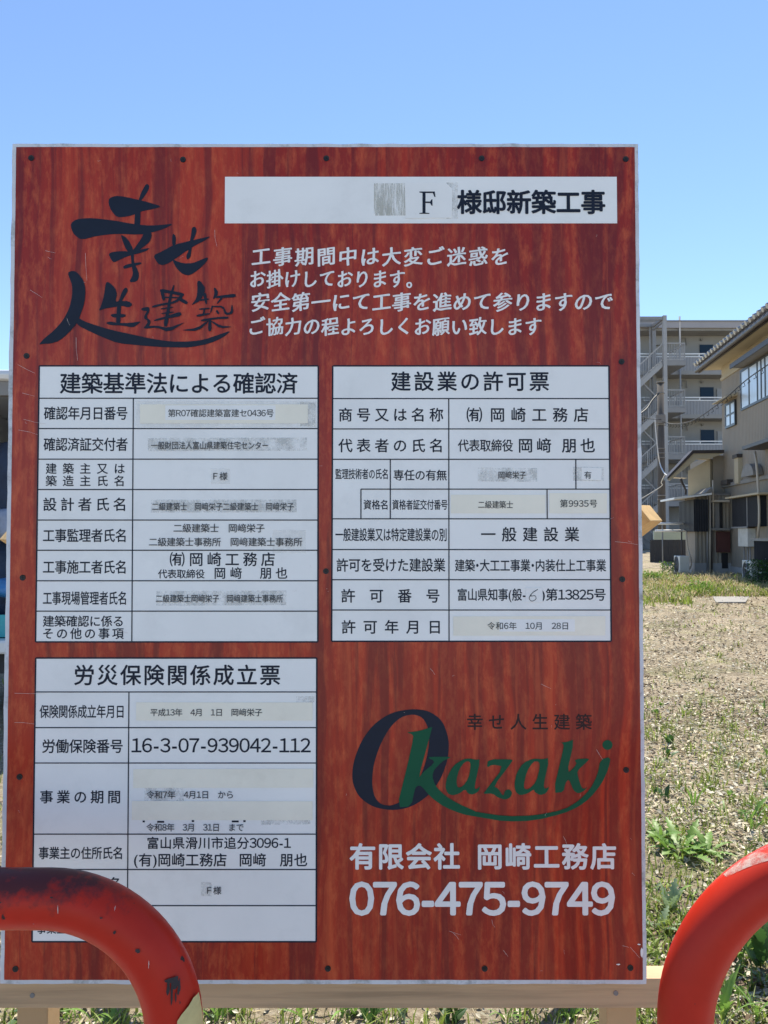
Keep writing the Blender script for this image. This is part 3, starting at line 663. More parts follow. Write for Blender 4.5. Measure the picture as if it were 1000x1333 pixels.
# ---- timber stand behind the board
ZR1 = P(400, 1275, SY + .016).z; ZR0 = P(400, 1311, SY + .016).z
rail_x0, rail_x1 = P(-60, 1290, 1.12).x, P(905, 1290, 1.12).x
MB().box((rail_x0, SY + .0125, ZR0), (rail_x1, SY + .046, ZR1 + .003)).build('bottom_rail', 'timber_long', sign, bevel=.0015)
MB().box((XL + .03, SY + .0125, ZT - .075), (XR - .03, SY + .045, ZT - .035)).build('top_rail', 'timber_long', sign, bevel=.0015)
MB().box((XL + .03, SY + .0125, (ZT + ZB) / 2 - .02), (XR - .03, SY + .045, (ZT + ZB) / 2 + .02)).build('middle_rail', 'timber_long', sign, bevel=.0015)
for x0, x1 in ((22, 62), (790, 829)):
    a, b = P(x0, 1320, 1.148).x, P(x1, 1320, 1.148).x
    MB().box((a, 1.1475, 0), (b, 1.1925, ZT - .03)).build('post', 'timber', sign, bevel=.002)
for px, py in ((42, 1296), (802, 1293)):
    c = P(px, py, SY + .012); mb = MB(); mb.tube([(c.x, SY + .0115, c.z), (c.x, SY + .016, c.z)], .0035, 10); mb.build('rail_screw', 'grey_trim', sign)
# back stays: sawn square ends poke out at both sides
def stay(mir):
    D_, C_, B_ = P(847, 678, 1.20), P(863, 678, 1.241), None
    a = C_ - D_; e = P(830, 657, 1.21); b = e - D_
    ax = a.cross(b).normalized()
    pts = [D_, C_, C_ + b, e]; vec = -ax * 2.2
    lo_ = (D_.z - .02) / ax.z; vec = -ax * min(2.2, lo_)
    if mir:
        pts = [Vector((2 * XC - p.x, p.y, p.z - .03)) for p in pts][::-1]; vec = Vector((-vec.x, vec.y, vec.z * .96))
    mb = MB(); mb.prism(pts, vec); mb.build('back_stay', 'timber_fresh', sign, bevel=.001)
stay(False); stay(True)

# ================================================================== BARRIERS
def arc(c, r, a0, a1, n=20): return [(c[0] + r * math.cos(R(a0 + (a1 - a0) * i / n)), c[1] - r * math.sin(R(a0 + (a1 - a0) * i / n))) for i in range(n + 1)]
def barrier(name, pxs, Y, leg_x, label, r=.0302, far=None):
    pts = [P(x, y, Y) for x, y in pxs]
    root = empty(name, ((pts[0].x + pts[-1].x) / 2, Y, .012), label, 'barrier', 'red pipe barriers in front of the notice board')
    return root, pts
# left arch: long level top, bend, leg down at right
YB = .835
c = (60, 1336)
arc_l = arc(c, 166.5, 90, 0)
pts = [P(x, y, YB) for x, y in arc_l]; leg = pts[-1]
xl = leg.x - 1.15
left_arc = [Vector((xl + (leg.x - p.x), p.y, p.z)) for p in pts][::-1]
path = [Vector((xl, YB, .012))] + [Vector((xl, YB, left_arc[0].z - .25))] + left_arc + [Vector((x, YB, pts[0].z)) for x in np.linspace(left_arc[-1].x + .08, pts[0].x - .08, 8)] + pts + [Vector((leg.x, YB, leg.z - .2)), Vector((leg.x, YB, .012))]
bl_ = empty('pipe_barrier', ((xl + leg.x) / 2, YB, .012), 'left red pipe barrier with black scuffed top and a torn yellow tape', 'barrier', 'red pipe barriers in front of the notice board')
bo_ = MB().tube(path, .0303, 40).build('pipe', 'barrier', bl_)
for x in (xl, leg.x):
    MB().tube([(x, YB, .011), (x, YB, .02)], .075, 24).build('foot_plate', 'grey_trim', bl_)
# torn yellow tape hugging the leg
# scuffs and chips on the left pipe as thin patches
def scuff(parent, cx0, cy0, rx, ry, m, centre, Rr=.0306, Yb=YB):
    mb = MB(); n = 14; c0, nr = centre(cx0, cy0)
    ring = []
    for i in range(n):
        t = 2 * math.pi * i / n; k_ = random.uniform(.65, 1.15)
        x, y = cx0 + rx * k_ * math.cos(t), cy0 + ry * k_ * math.sin(t)
        ring.append(proj_pipe(x, y, Yb, centre, Rr))
    mid = proj_pipe(cx0, cy0, Yb, centre, Rr)
    mb.add([mid] + ring, [(0, 1 + i, 1 + (i + 1) % n) for i in range(n)], True)
    mb.build('paint_chip', m, parent)
def proj_pipe(px, py, Yb, centre, Rr):
    (c0, _) = centre(px, py); q = P(px, py, Yb)
    d = Vector((q.x - c0.x, 0, q.z - c0.z)); l = min(d.length, Rr * .97)
    d = d.normalized() * l if d.length > 1e-6 else d
    return Vector((c0.x + d.x, Yb - math.sqrt(max(Rr ** 2 - l ** 2, 0)), c0.z + d.z))
def cen_left(px, py):
    cc = P(60, 1336, YB)
    q = P(px, py, YB)
    if px < 60: return Vector((q.x, YB, P(60, 1169.5, YB).z)), 0
    d = Vector((q.x - cc.x, 0, q.z - cc.z)).normalized() * (166.5 * YB / 1000)
    return cc + d, 0
def build_tape():
    tp = MB(); n = 10
    for i in range(n + 1):
        f = i / n; py = 1287 + 66 * f
        xl_ = 257 - 16 * min(1, f * 3.2) - 4 * f + .9 * math.sin(i * 2.1)
        for j in range(8):
            px = xl_ + (267 + 1.5 * f - xl_) * j / 7
            tp.v.append(proj_pipe(px, py - 2 * (j / 7), YB, cen_left, .0309 + .0003 * abs(math.sin(i * 1.3 + j))))
    for i in range(n):
        for j in range(7): tp.f.append([i * 8 + j, i * 8 + j + 1, (i + 1) * 8 + j + 1, (i + 1) * 8 + j]); tp.sm.append(True)
    tp.build('tape_scrap', 'tape_yellow', bl_)
build_tape()
M['chip_dark'] = mat('black_rubbed_mark', (.03, .02, .022), .7, .3, 60)
for a in ((162, 1195, 2.2, 2.2), (191, 1218, 3.2, 3), (175, 1268, 3.5, 4), (230, 1257, 8, 3), (236, 1262, 5, 8), (229, 1266, 2.5, 8), (233, 1274, 1.5, 12), (241, 1268, 2, 10), (238, 1279, 1, 7), (145, 1177, 2, 1.2), (82, 1152, 2, 1), (18, 1158, 2, 1)):
    scuff(bl_, *a, 'chip_dark', cen_left)
for a in ((91, 1166, .5, 6), (90, 1176, .4, 4), (160, 1168, .4, 3), (120, 1192, 5, .4), (205, 1235, .4, 5), (60, 1186, 3, .4), (214, 1290, 1.2, .8)):
    scuff(bl_, *a, 'scratch', cen_left)
# right arch: wide bend
YR = .862
cR = (1111, 1328)
arc_r = arc(cR, 219, 180, 90, 28)
ptsr = [P(x, y, YR) for x, y in arc_r]
for i, p in enumerate(ptsr):
    p.y = YR - .012 * i / 28
xr0 = ptsr[0].x; xr1 = xr0 + 1.15
mirr = [Vector((xr0 + xr1 - p.x, p.y, p.z)) for p in ptsr][::-1]
pathr = [Vector((xr0, YR, .012)), Vector((xr0, YR, ptsr[0].z - .2))] + ptsr + [Vector((x, ptsr[-1].y, ptsr[-1].z)) for x in np.linspace(ptsr[-1].x + .06, mirr[0].x - .06, 7)] + mirr + [Vector((xr1, YR, ptsr[0].z - .2)), Vector((xr1, YR, .012))]
br2 = empty('pipe_barrier', ((xr0 + xr1) / 2, YR, .012), 'right red pipe barrier with sunlit bend and worn pale streaks', 'barrier', 'red pipe barriers in front of the notice board')
rr = [.0292] * len(pathr)
for i in range(len(pathr)):
    if 2 <= i <= 30: rr[i] = .0292 + .0016 * (i - 2) / 28
    elif i > 30: rr[i] = .0308
pb2 = mat('red_barrier_paint_sunny', (.52, .028, .013), .42, .10, 14, spec=.22)  # slightly lighter copy of the barrier red, sunlight put into the colour
MB().tube(pathr, rr, 40).build('pipe', pb2, br2)
for x in (xr0, xr1):
    MB().tube([(x, YR, .011), (x, YR, .02)], .075, 24).build('foot_plate', 'grey_trim', br2)
def cen_right(px, py):
    cc = P(1111, 1328, YR); q = P(px, py, YR)
    if py > 1328: return Vector((P(892, py, YR).x, YR, q.z)), 0
    d = Vector((q.x - cc.x, 0, q.z - cc.z)).normalized() * (219 * YR / 1000)
    return cc + d, 0
for a in ((924, 1257, 2, 3), (893, 1271, 1, 1.2), (891, 1285, 1, 1.2), (980, 1290, 1, 1)):
    scuff(br2, *a, 'chip_dark', cen_right, .0305, YR)
for a in ((950, 1165, .5, 7), (955, 1161, .4, 6), (961, 1158, .4, 5), (948, 1174, 4, .4), (925, 1232, .9, .7), (909, 1269, 1.6, .5), (975, 1150, .4, 4)):
    scuff(br2, *a, 'scratch', cen_right, .0305, YR)
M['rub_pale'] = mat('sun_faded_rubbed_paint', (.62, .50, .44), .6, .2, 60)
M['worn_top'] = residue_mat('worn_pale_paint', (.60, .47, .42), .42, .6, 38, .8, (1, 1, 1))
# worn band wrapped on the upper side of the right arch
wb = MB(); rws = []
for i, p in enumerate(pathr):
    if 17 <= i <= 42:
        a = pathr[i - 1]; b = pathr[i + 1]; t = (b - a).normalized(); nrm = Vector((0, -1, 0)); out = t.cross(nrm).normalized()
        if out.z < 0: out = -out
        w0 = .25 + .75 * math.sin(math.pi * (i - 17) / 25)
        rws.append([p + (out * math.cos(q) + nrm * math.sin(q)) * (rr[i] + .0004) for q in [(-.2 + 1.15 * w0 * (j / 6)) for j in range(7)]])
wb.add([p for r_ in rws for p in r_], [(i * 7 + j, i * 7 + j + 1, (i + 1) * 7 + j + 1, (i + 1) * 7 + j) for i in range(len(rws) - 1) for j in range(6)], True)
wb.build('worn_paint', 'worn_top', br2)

# ================================================================== HOUSE
TH = math.atan(.131)
HC = Vector((9.26, 20.95, 0))
sdir = Vector((-math.sin(TH), -math.cos(TH), 0)); ndir = Vector((-math.cos(TH), math.sin(TH), 0))   # along wall towards camera / outward
HF = Matrix((( sdir.x, -ndir.x, 0, HC.x), (sdir.y, -ndir.y, 0, HC.y), (0, 0, 1, 0), (0, 0, 0, 1)))  # local x along wall, local y inward
def hs(px, py, out=0.0):
    """pixel -> (s, z) on the wall plane pushed out by out"""
    o = Vector((0, 0, CAMZ)); d = ray(px, py); c0 = HC + ndir * out
    t = (c0 - Vector((0, 0, 0))).dot(ndir) / d.dot(ndir)
    p = o + d * t; return (p - HC).dot(sdir), p.z
rz_h = math.atan2(sdir.y, sdir.x)
house = empty('two_storey_house', (HC.x, HC.y, gz(20.95)), 'two storey tan and cream house with dark tiled roof, right of the sign', 'house', rz=rz_h)
GB = .05
zs, EZ = 0, 5.95
LEN = 11.0
def hbox(s0, s1, o0, o1, z0, z1, mb=None): mb = mb or MB(HF); mb.box((s0, -o1, z0), (s1, -o0, z1)); return mb
zt = hs(945, 491)[1]; print('trim z', zt)
hbox(0, LEN, -8, 0, 0, zt).build('wall', 'siding', house)
hbox(0, LEN, -8, .001, zt, 5.97).build('upper_wall', 'cream', house)
hbox(-.02, LEN, 0, .03, zt - .03, zt + .05).build('wall_trim', 'cream', house)
# roof slab: eave .5 out, rises inward, gable overhang at far end
ez = EZ
rf = MB(HF)
rf.prism([(-.42, -.50, ez), (-.42, -.50, ez + .05), (-.42, 4.3, ez + 2.35), (-.42, 4.3, ez + 2.2)], (LEN + .9, 0, 0))
rf.prism([(-.42, 4.3, ez + 2.2), (-.42, 4.3, ez + 2.35), (-.42, 8.9, ez + .05), (-.42, 8.9, ez)], (LEN + .9, 0, 0))
rf.build('roof', 'tile', house)
MB(HF).prism([(.05, .05, 5.97), (.05, 7.95, 5.97), (.05, 4.3, ez + 2.1)], (LEN - .1, 0, 0)).build('gable_wall', 'cream', house)
hbox(-.42, LEN + .4, 0, .45, ez - .09, ez - .04).build('soffit', 'soffit', house)
hbox(-.42, 0, -8.5, 0, ez - .088, ez - .042).build('soffit', 'soffit', house)
hbox(-.44, LEN + .4, .45, .50, ez - .16, ez + .02).build('fascia', 'dark_trim', house)
g = MB(HF); g.tube([(-.42, -.55, ez - .10), (LEN + .4, -.55, ez - .10)], .058, 12); g.build('gutter', 'dark_trim', house)
# eave tiles: barrel tile ends
tile_me = None
ntile = int((LEN + .8) / .265)
for i in range(ntile):
    s = -.40 + .265 * i
    if tile_me is None:
        mb = MB(); mb.tube([(0, -.10, -.005), (0, .5, .235)], .062, 10)
        t = mb.build('roof_tile', 'tile_glazed', None); tile_me = t.data; col.objects.unlink(t); bpy.data.objects.remove(t)
        del mb
    t = bpy.data.objects.new('roof_tile', tile_me); col.objects.link(t); t.parent = house
    t.location = (s, -.50, ez + .085 - gz(20.95))
# upper big window
def window(px0, px1, s_top, s_bot, panes, out=.03, name='window', parent=house, frame='frame_dark', fw=.06):
    s0 = hs(px0, 600, out)[0]; s1 = hs(px1, 600, out)[0] if px1 < 1010 else px1 / 1000.
    if panes[1] > 5: panes = [0] + [(hs(p_, 600, out)[0] - s0) / (s1 - s0) for p_ in panes[1:-1]] + [1]
    z0, z1 = s_bot, s_top
    fr = hbox(s0, s1, 0, out, z0, z0 + fw); hbox(s0, s1, 0, out, z1 - fw, z1, fr); hbox(s0, s0 + fw, 0, out + .001, z0 + fw, z1 - fw, fr); hbox(s1 - fw, s1, 0, out + .001, z0 + fw, z1 - fw, fr)
    n = len(panes) - 1
    for f in panes[1:-1]:
        s = s0 + (s1 - s0) * f; hbox(s - fw / 2, s + fw / 2, 0, out - .001, z0 + fw, z1 - fw, fr)
    fo = fr.build(name, frame, parent)
    for a, b in zip(panes[:-1], panes[1:]):
        sa, sb = s0 + (s1 - s0) * a + fw * .6, s0 + (s1 - s0) * b - fw * .6
        hbox(sa, sb, .002, out - .012, z0 + fw, z1 - fw).build('pane', 'curtain', fo)
    return fo, s0, s1
sa, zb = hs(966, 535); _, zt2 = hs(966, 482); print('win', sa, zb, zt2)
window(965, 6200, zt2, zb, [0, 976, 987, 992, 997.2, 1009, 1015, 1])
# hood over the big window
hz = hs(951, 479, .25)[1]
hp = hs(952, 480, .3)[0]
hood = MB(HF); hood.prism([(hp, 0, hz + .20), (hp, -.32, hz + .02), (hp, -.32, hz - .05), (hp, 0, hz - .06)], (6.5, 0, 0)); hood.build('window_hood', 'grey_trim', house)
hbox(hp - .01, hp + 6.5, .31, .335, hz - .075, hz + .045).build('hood_edge', 'dark_trim', house)
# little window with hood near the corner
s_a = hs(944.5, 540)[0]; z1_ = hs(945, 527)[1]; z0_ = hs(945, 559)[1]
f2, a_, b_ = window(944.5, 957.5, z1_, z0_, [0, .5, 1.0], .05)
hbox(a_ + .05, b_ - .05, .002, .056, (z0_ + z1_) / 2 - .02, (z0_ + z1_) / 2 + .02).build('glazing_bar', 'frame_dark', f2)
h2 = MB(HF); h2.prism([(a_ - .25, 0, z1_ + .16), (a_ - .25, -.3, z1_ + .07), (a_ - .25, -.3, z1_ + .04), (a_ - .25, 0, z1_ + .08)], (b_ - a_ + .35, 0, 0)); h2.build('window_hood', 'soffit', house)
# ground floor lean-to roof at right, dark underside
zl = hs(968, 584, .5)[1]; sl0 = hs(966, 584, .5)[0]
lr = MB(HF); lr.prism([(sl0, 0, zl + .22), (sl0, -.5, zl + .06), (sl0, -.5, zl - .02), (sl0, 0, zl - .03)], (7, 0, 0)); lr.build('lean_to_roof', 'dark_trim', house)
# round vent hood, box vent, vertical duct
zv = hs(975, 621, .1)[1]; sv = hs(973, 621, .1)[0]
vh = MB(HF); vh.prism([(sv + .42 * math.cos(t) + .42, -.02, zv + .30 * math.sin(t)) for t in [math.pi * i / 12 for i in range(13)]], (0, -.22, 0)); vh.build('vent_hood', 'grey_trim', house)
s0, zd1 = hs(957, 597, .08); s1, _ = hs(962, 597, .08); zd0 = hs(957, 630, .08)[1]
hbox(s0, s1, 0, .10, zd0, zd1).build('duct', 'soffit', house)
hbox(s0 - .03, s1 + .03, 0, .14, zd1, zd1 + .09).build('duct_cap', 'dark_trim', house)
s0, z0 = hs(941, 632, .1); s1, z1 = hs(949, 624, .1)
hbox(max(s0, .02), s1, 0, .15, z0, z1).build('vent_box', 'dark_trim', house)
# dark belt at the first floor line
s0, zbelt = hs(950, 631)
hbox(0, 9, 0, .06, zbelt - .05, zbelt + .04).build('belt_board', 'grey_trim', house)
# shutter box on the main wall
s0, za = hs(953, 650, .2); s1, _ = hs(986, 650, .2); zb0 = hs(960, 686, .2)[1]
hbox(s0, s1, 0, .2, zb0, za).build('shutter_box', 'dark_metal', house)
hbox(s0 + (s1 - s0) * .62, s0 + (s1 - s0) * .64, .2, .215, zb0, za).build('shutter_edge', 'steel', house)
hbox(s0 - .1, s1 + .5, 0, .34, za + .012, za + .055).build('shutter_hood', 'soffit', house)
hbox(s0, s0 + (s1 - s0) * .64, .2, .23, zb0 - .03, zb0 + .005).build('shutter_sill', 'steel', house)
# meter cabinet with pipes
s0, z1 = hs(962.5, 688, .15); s1, _ = hs(975, 688, .15); z0 = hs(963, 711, .15)[1]
mc = hbox(s0, s1, 0, .18, z0, z1).build('meter_cabinet', 'ac_body', house)
pm = MB(HF)
for q in (.2, .55, .8): pm.tube([(s0 + (s1 - s0) * q, -.08, z0), (s0 + (s1 - s0) * q, -.08, .35)], .018, 6)
pm.build('meter_pipes', 'pipe_grey', house)
# beige drain pipe snaking down the wall
dp = MB(HF); pp_ = []
for px, py in ((983, 588), (985, 604), (986.5, 622), (987.5, 640), (988.5, 660), (988.5, 680), (986.5, 704)):
    s, z = hs(px, py, .2); pp_.append((s, -.2, z))
dp.tube(pp_, .028, 8); dp.build('drain_pipe', 'pipe_beige', house)
# dark corrugated screen low at right
s0, z1 = hs(983.5, 704, .35); 
cs = MB(HF)
for i in range(34): cs.prism([(s0 + i * .12, -.35, .15), (s0 + i * .12 + .06, -.40, .15), (s0 + i * .12 + .12, -.35, .15)], (0, 0, z1 - .15))
cs.build('corrugated_screen', 'dark_metal', house)
hbox(s0 - .05, s0 + 4.1, .30, .42, z1, z1 + .06).build('screen_cap', 'grey_trim', house)
hbox(-.01, 9, 0, .04, 0, .42).build('foundation', 'concrete', house)

# low annex in front of the far corner
AY = 20.35
def AX(px, Y=AY): return P(px, 700, Y).x
def az(py, Y=AY): return P(920, py, Y).z
ax0, ax1 = AX(905), 9.55
dep = Vector((math.sin(TH), math.cos(TH), 0))
def abox(x0, x1, y0, y1, z0, z1):                    # skewed box whose sides run parallel to the house wall
    mb = MB(); b = [Vector((x0, AY, 0)) + dep * y0, Vector((x1, AY, 0)) + dep * y0, Vector((x1, AY, 0)) + dep * y1, Vector((x0, AY, 0)) + dep * y1]
    mb.prism([p + Vector((0, 0, z0)) for p in b], (0, 0, z1 - z0)); return mb
annex = empty('single_storey_annex', (ax0, AY, gz(AY)), 'low tan annex with pipes and dark shutter boxes at the far corner of the house', 'annex')
zl1 = az(645)
abox(ax0, ax1, 0, .97, 0, zl1).build('lower_wall', 'siding', annex)
abox(P(925, 650, 20.9).x, ax1, .975, 2.9, 0, zl1).build('rear_wall', 'siding', annex)
abox(ax0 - .02, ax1, -.02, .96, .0, az(733)).build('foundation', 'concrete', annex)
# upper block set back
ux0 = P(925, 650, 20.9).x; off_ = 20.9 - AY
zu = P(925, 588, 20.9).z
abox(ux0 + .012, 9.6, off_ / dep.y, 2.9, zl1, zu - .1).build('upper_wall', 'siding_y', annex)
wl = MB(); w0, w1 = P(925, 640, 20.895), P(896, 640, 21.25)
wl.prism([(w0.x, w0.y, zl1), (w1.x, w1.y, zl1 - .1), (w1.x, w1.y, P(896, 613, 21.25).z), (w0.x, w0.y, P(925, 597, 20.895).z)], (.35, .3, 0)); wl.build('side_wall', 'cream', annex)
# mansard roof: flat top, steep fall outward, boards under it
y0, y1 = .05, 3.1
A = lambda px, py, yy=20.5: P(px, py, yy)
p1, p2, p3 = A(943, 585.5), A(902, 586), A(869, 621)
def shift(p, d): return p + dep * d
rfm = MB(); top = [p1, p2, p3, p3 - Vector((0, 0, .06)), p2 - Vector((-.03, 0, .08)), p1 - Vector((0, 0, .08))]
rfm.prism(top, dep * .45); rfm.build('roof', 'dark_trim', annex)
bb = MB(); q1, q2, q3 = p1 - Vector((0, 0, .085)), p2 - Vector((-.03, 0, .085)), p3 - Vector((-.02, 0, .065))
bb.prism([q1 + dep * .05, q2 + dep * .05, q3 + dep * .05, q3 + dep * .05 - Vector((-.06, 0, .03)), Vector((P(908, 597, 20.55).x, 20.55, P(908, 597, 20.55).z)), P(925, 597, 20.55)], dep * .05); bb.build('bargeboard', 'soffit', annex)
sf = MB(); e0 = P(906, 596, 20.6); e1 = P(876, 621, 20.6); sf.add([e0, P(926, 597, 20.6), P(926, 597, 20.6) + dep * .4, e0 + dep * .4, e1, e1 + dep * .4, P(896, 622, 20.6), P(896, 622, 20.6) + dep * .4],
                                                       [(0, 1, 2, 3), (4, 0, 3, 5), (6, 4, 5, 7)]); sf.build('soffit', 'cream', annex)
# ledge and small hood roofs
abox(ax0 + .15, ax1, -.03, 2.9, zl1 + .001, zl1 + .05).build('ledge', 'grey_trim', annex)
hd0 = P(878, 650, AY - .35); hd1 = P(927, 644, AY - .35)
hm = MB(); hm.prism([hd0, hd1, hd1 + Vector((0, 0, .05)), hd0 + Vector((0, 0, .05))], dep * 1.6); hm.build('shutter_hood', 'white_metal', annex)
rm = MB(); rm.prism([hd0 + Vector((.2, 0, .055)), hd1 + Vector((0, 0, .055)), hd1 + Vector((0, 0, .20)), hd0 + Vector((.8, 0, .16))], dep * 1.5); rm.build('hood_roof', 'grey_trim', annex)
# shutter box around its corner
bx0, bx1 = P(903.5, 670, AY - .18).x, P(922, 670, AY - .18).x; bz1, bz0 = P(907, 650, AY - .18).z, P(907, 692, AY - .18).z
mb = MB(); o = Vector((bx0, AY - .18, 0)); mb.prism([o + Vector((0, 0, bz0)), Vector((bx1, AY - .18, bz0)), Vector((bx1, AY - .002, bz0)), Vector((bx0 + .18, AY - .002, bz0)), o + Vector((.17, 0, bz0)) + dep * 1.55, o + Vector((0, 0, bz0)) + dep * 1.55], (0, 0, bz1 - bz0))
mb.build('shutter_box', 'dark_metal', annex)
# doorway recess, brown red panel, canopy
def fbox(px0, px1, py0, py1, out, m, name, th=.03):
    Y = AY - out; a, b = P(px0, py0, Y), P(px1, py1, Y)
    mb = MB(); mb.box((a.x, Y, b.z), (b.x, Y + th, a.z)); return mb.build(name, m, annex)
fbox(930, 940, 652, 688, .03, 'grey_trim', 'door')
fbox(937, 941, 652, 690, .05, 'frame_dark', 'door_frame')
fbox(941.5, 949, 655, 688, .02, 'siding', 'side_panel')
fbox(929, 951, 687.5, 690.5, .22, 'grey_trim', 'canopy', .22)
fbox(934, 951, 692, 719, .10, 'rust_red', 'cabinet', .1)
fbox(940, 948, 720, 740, .03, 'frame_dark', 'opening')
fbox(930, 950, 651, 653.5, .25, 'pipe_beige', 'door_hood', .24)
for pxs, r, m in ((((921, 646), (921, 746)), .02, 'pipe_grey'), (((924.5, 640), (924.5, 746)), .026, 'pipe_beige'), (((928, 625), (928.5, 640), (929, 690)), .022, 'pipe_beige'), (((927, 655), (927, 745)), .018, 'dark_trim')):
    mb = MB(); mb.tube([P(x, y, AY - .07) for x, y in pxs], r, 8); mb.build('pipe', m, annex)
mb = MB(); mb.tube([P(x, y, AY - .2) for x, y in ((889, 690), (893.5, 692), (894, 705), (896, 716), (900, 727), (900.5, 735), (898, 741))], .02, 8); mb.build('hose', 'pipe_beige', annex)
mb = MB(); mb.tube([P(x, y, AY - .3) for x, y in ((886, 623), (887.5, 627), (893, 638), (893, 644))], [.05, .03, .025, .025], 8); mb.build('downpipe', 'dark_trim', annex)

# air conditioners
def aircon(px0, px1, py0, py1, Y, corner, label):
    a, b = P(px0, py0, Y), P(px1, py1, Y); zg = b.z
    root = empty('air_conditioner', ((a.x + b.x) / 2, Y + .15, zg), label, 'air conditioner', 'air conditioner outdoor units')
    xc = P(corner, py0, Y).x
    # front face (towards camera) right of the corner, narrow end at left receding
    sk_ = dep * .62
    mb = MB(); base = [Vector((xc, Y, zg)), Vector((b.x, Y, zg)), Vector((b.x, Y, zg)) + sk_, Vector((xc, Y, zg)) + sk_]
    mb.prism(base, (0, 0, a.z - zg)); mb.build('casing', 'ac_body', root, bevel=.012)
    gm = MB(); cen = Vector((xc, Y, zg + (a.z - zg) * .5)) + dep * .33
    nrm = Vector((-math.cos(TH), math.sin(TH), 0))
    for i in range(5):
        rr_ = .05 + .04 * i; ringp = [cen + nrm * .012 + dep * (rr_ * math.cos(t)) + Vector((0, 0, rr_ * math.sin(t))) for t in [2 * math.pi * j / 20 for j in range(21)]]
        gm.tube(ringp, .006, 5, False)
    gm.build('fan_grille', 'ac_grille', root)
    fm = MB(); fm.prism([cen + nrm * .004 + dep * (.22 * math.cos(t)) + Vector((0, 0, .22 * math.sin(t))) for t in [2 * math.pi * j / 20 for j in range(20)]], nrm * .003); fm.build('fan_opening', 'dark_metal', root)
    for q in (.1, .5):
        f_ = MB(); f_.box((xc + .03, Y + q, zg - .06), (b.x - .03, Y + q + .06, zg)); f_.build('foot', 'grey_trim', root)
    return root
aircon(879, 898, 724, 747, 19.9, 885, 'grey air conditioner unit beneath the annex hose, left of the two units')
aircon(965.5, 992.5, 730, 758, 17.3, 978, 'pale dented air conditioner unit below the meter cabinet, right of the two units')

# clothes pole stand left of the annex
YP = 21.2
lp = empty('clothes_pole_stand', tuple(P(863, 735, YP).xy) + (gz(YP),), 'white horizontal clothes poles on a slim post left of the annex', 'clothes poles')
for x0, x1, y in ((856, 889.5, 681.5), (853, 892.5, 691)):
    MB().tube([P(x0, y, YP), P(x1, y, YP)], .032, 8).build('pole', 'white_metal', lp)
q = P(863, 681, YP); MB().tube([(q.x, YP + .03, gz(YP)), (q.x, YP + .03, q.z)], .02, 8).build('post', 'steel', lp)
q = P(888, 690, YP); MB().tube([(q.x, YP + .03, gz(YP)), (q.x, YP + .03, q.z)], .02, 8).build('post', 'dark_trim', lp)

# dark board fence with a pale green band beyond
YF = 27.0
fn = empty('board_fence', (P(870, 700, YF).x, YF, gz(YF)), 'dark board fence with pale green top band behind the clothes poles', 'fence')
x0, x1 = P(846, 700, YF).x, P(900, 700, YF).x
nb = 9; w = (x1 - x0) / nb; bm = None
for i in range(nb):
    if bm is None:
        t = MB(); t.box((.006, -.02, 0), (w - .006, .02, P(870, 702, YF).z - gz(YF) - .02)); b_o = t.build('board', 'black_board', None); bm = b_o.data; bpy.data.objects.remove(b_o)
    o = bpy.data.objects.new('board', bm); col.objects.link(o); o.parent = fn; o.location = (x0 + i * w - fn.location.x, random.uniform(-.012, .012), 0)
MB().box((P(851, 700, YF).x, YF - .04, P(870, 702.5, YF).z), (x1, YF + .04, P(870, 691, YF).z)).build('top_band', 'green_panel', fn)

# ================================================================== UTILITY POLE AND CABLES
YU = 28.5
ub = P(862.5, 740, YU); up_root = empty('utility_pole', (ub.x, YU, gz(YU)), 'dark weathered utility pole with bands standing before the steel staircase', 'utility pole')
ut = P(860.5, 497, YU)
MB().tube([(ub.x, YU, 0), (ub.x, YU, ut.z)], [.15, .12], 16).build('shaft', 'pole', up_root)
for py in (498, 512, 540, 546, 553, 584, 590, 596, 645, 650):
    z = P(861, py, YU).z; MB().tube([(ub.x, YU, z - .015), (ub.x, YU, z + .015)], .155, 14).build('band', 'steel' if py % 2 else 'grey_trim', up_root)
MB().box((ub.x - .25, YU - .22, P(860, 552, YU).z), (ub.x + .1, YU - .13, P(860, 541, YU).z)).build('junction_box', 'grey_trim', up_root)
def cable(pts, r, m, label, Ys=None, cat='cable'):
    mb = MB(); q = [P(x, y, Y) for x, y, Y in pts]
    # smooth with Catmull-Rom
    out = []
    for i in range(len(q) - 1):
        p0, p1_, p2_, p3_ = q[max(i - 1, 0)], q[i], q[i + 1], q[min(i + 2, len(q) - 1)]
        for k_ in range(6):
            t = k_ / 6; out.append(.5 * ((2 * p1_) + (p2_ - p0) * t + (2 * p0 - 5 * p1_ + 4 * p2_ - p3_) * t * t + (3 * p1_ - p0 - 3 * p2_ + p3_) * t ** 3))
    out.append(q[-1]); mb.tube(out, r, 5); o = mb.build('cable', m, None)
    return setprops(o, label=label, cat=cat), out
_, cpts = cable([(862, 549, 28.4), (880, 552, 26), (905, 546, 23), (940, 522, 20), (975, 492, 17.5), (1030, 455, 14)], .014, 'cable', 'black overhead cable hung with small hooks, from the pole across the house windows')
for i in range(2, len(cpts) - 1):
    p = cpts[i]; MB().tube([p, p + Vector((.03, 0, -.09)), p + Vector((-.03, 0, -.12))], .008, 4).build('cable_hook', 'cable', bpy.data.objects['cable'])
cable([(853, 545, 28.2), (854, 562, 28.2), (857, 590, 28.2), (860, 606, 28.2), (866, 617, 26), (872, 619, 22)], .022, 'cable_white', 'pale drooping cable running down beside the utility pole to the annex roof')
cable([(866, 617, 24), (861, 628, 25), (862, 632, 26), (850, 640, 28), (825, 655, 32)], .014, 'cable_white', 'thin pale cable from the annex roof past the pole towards the stairs')
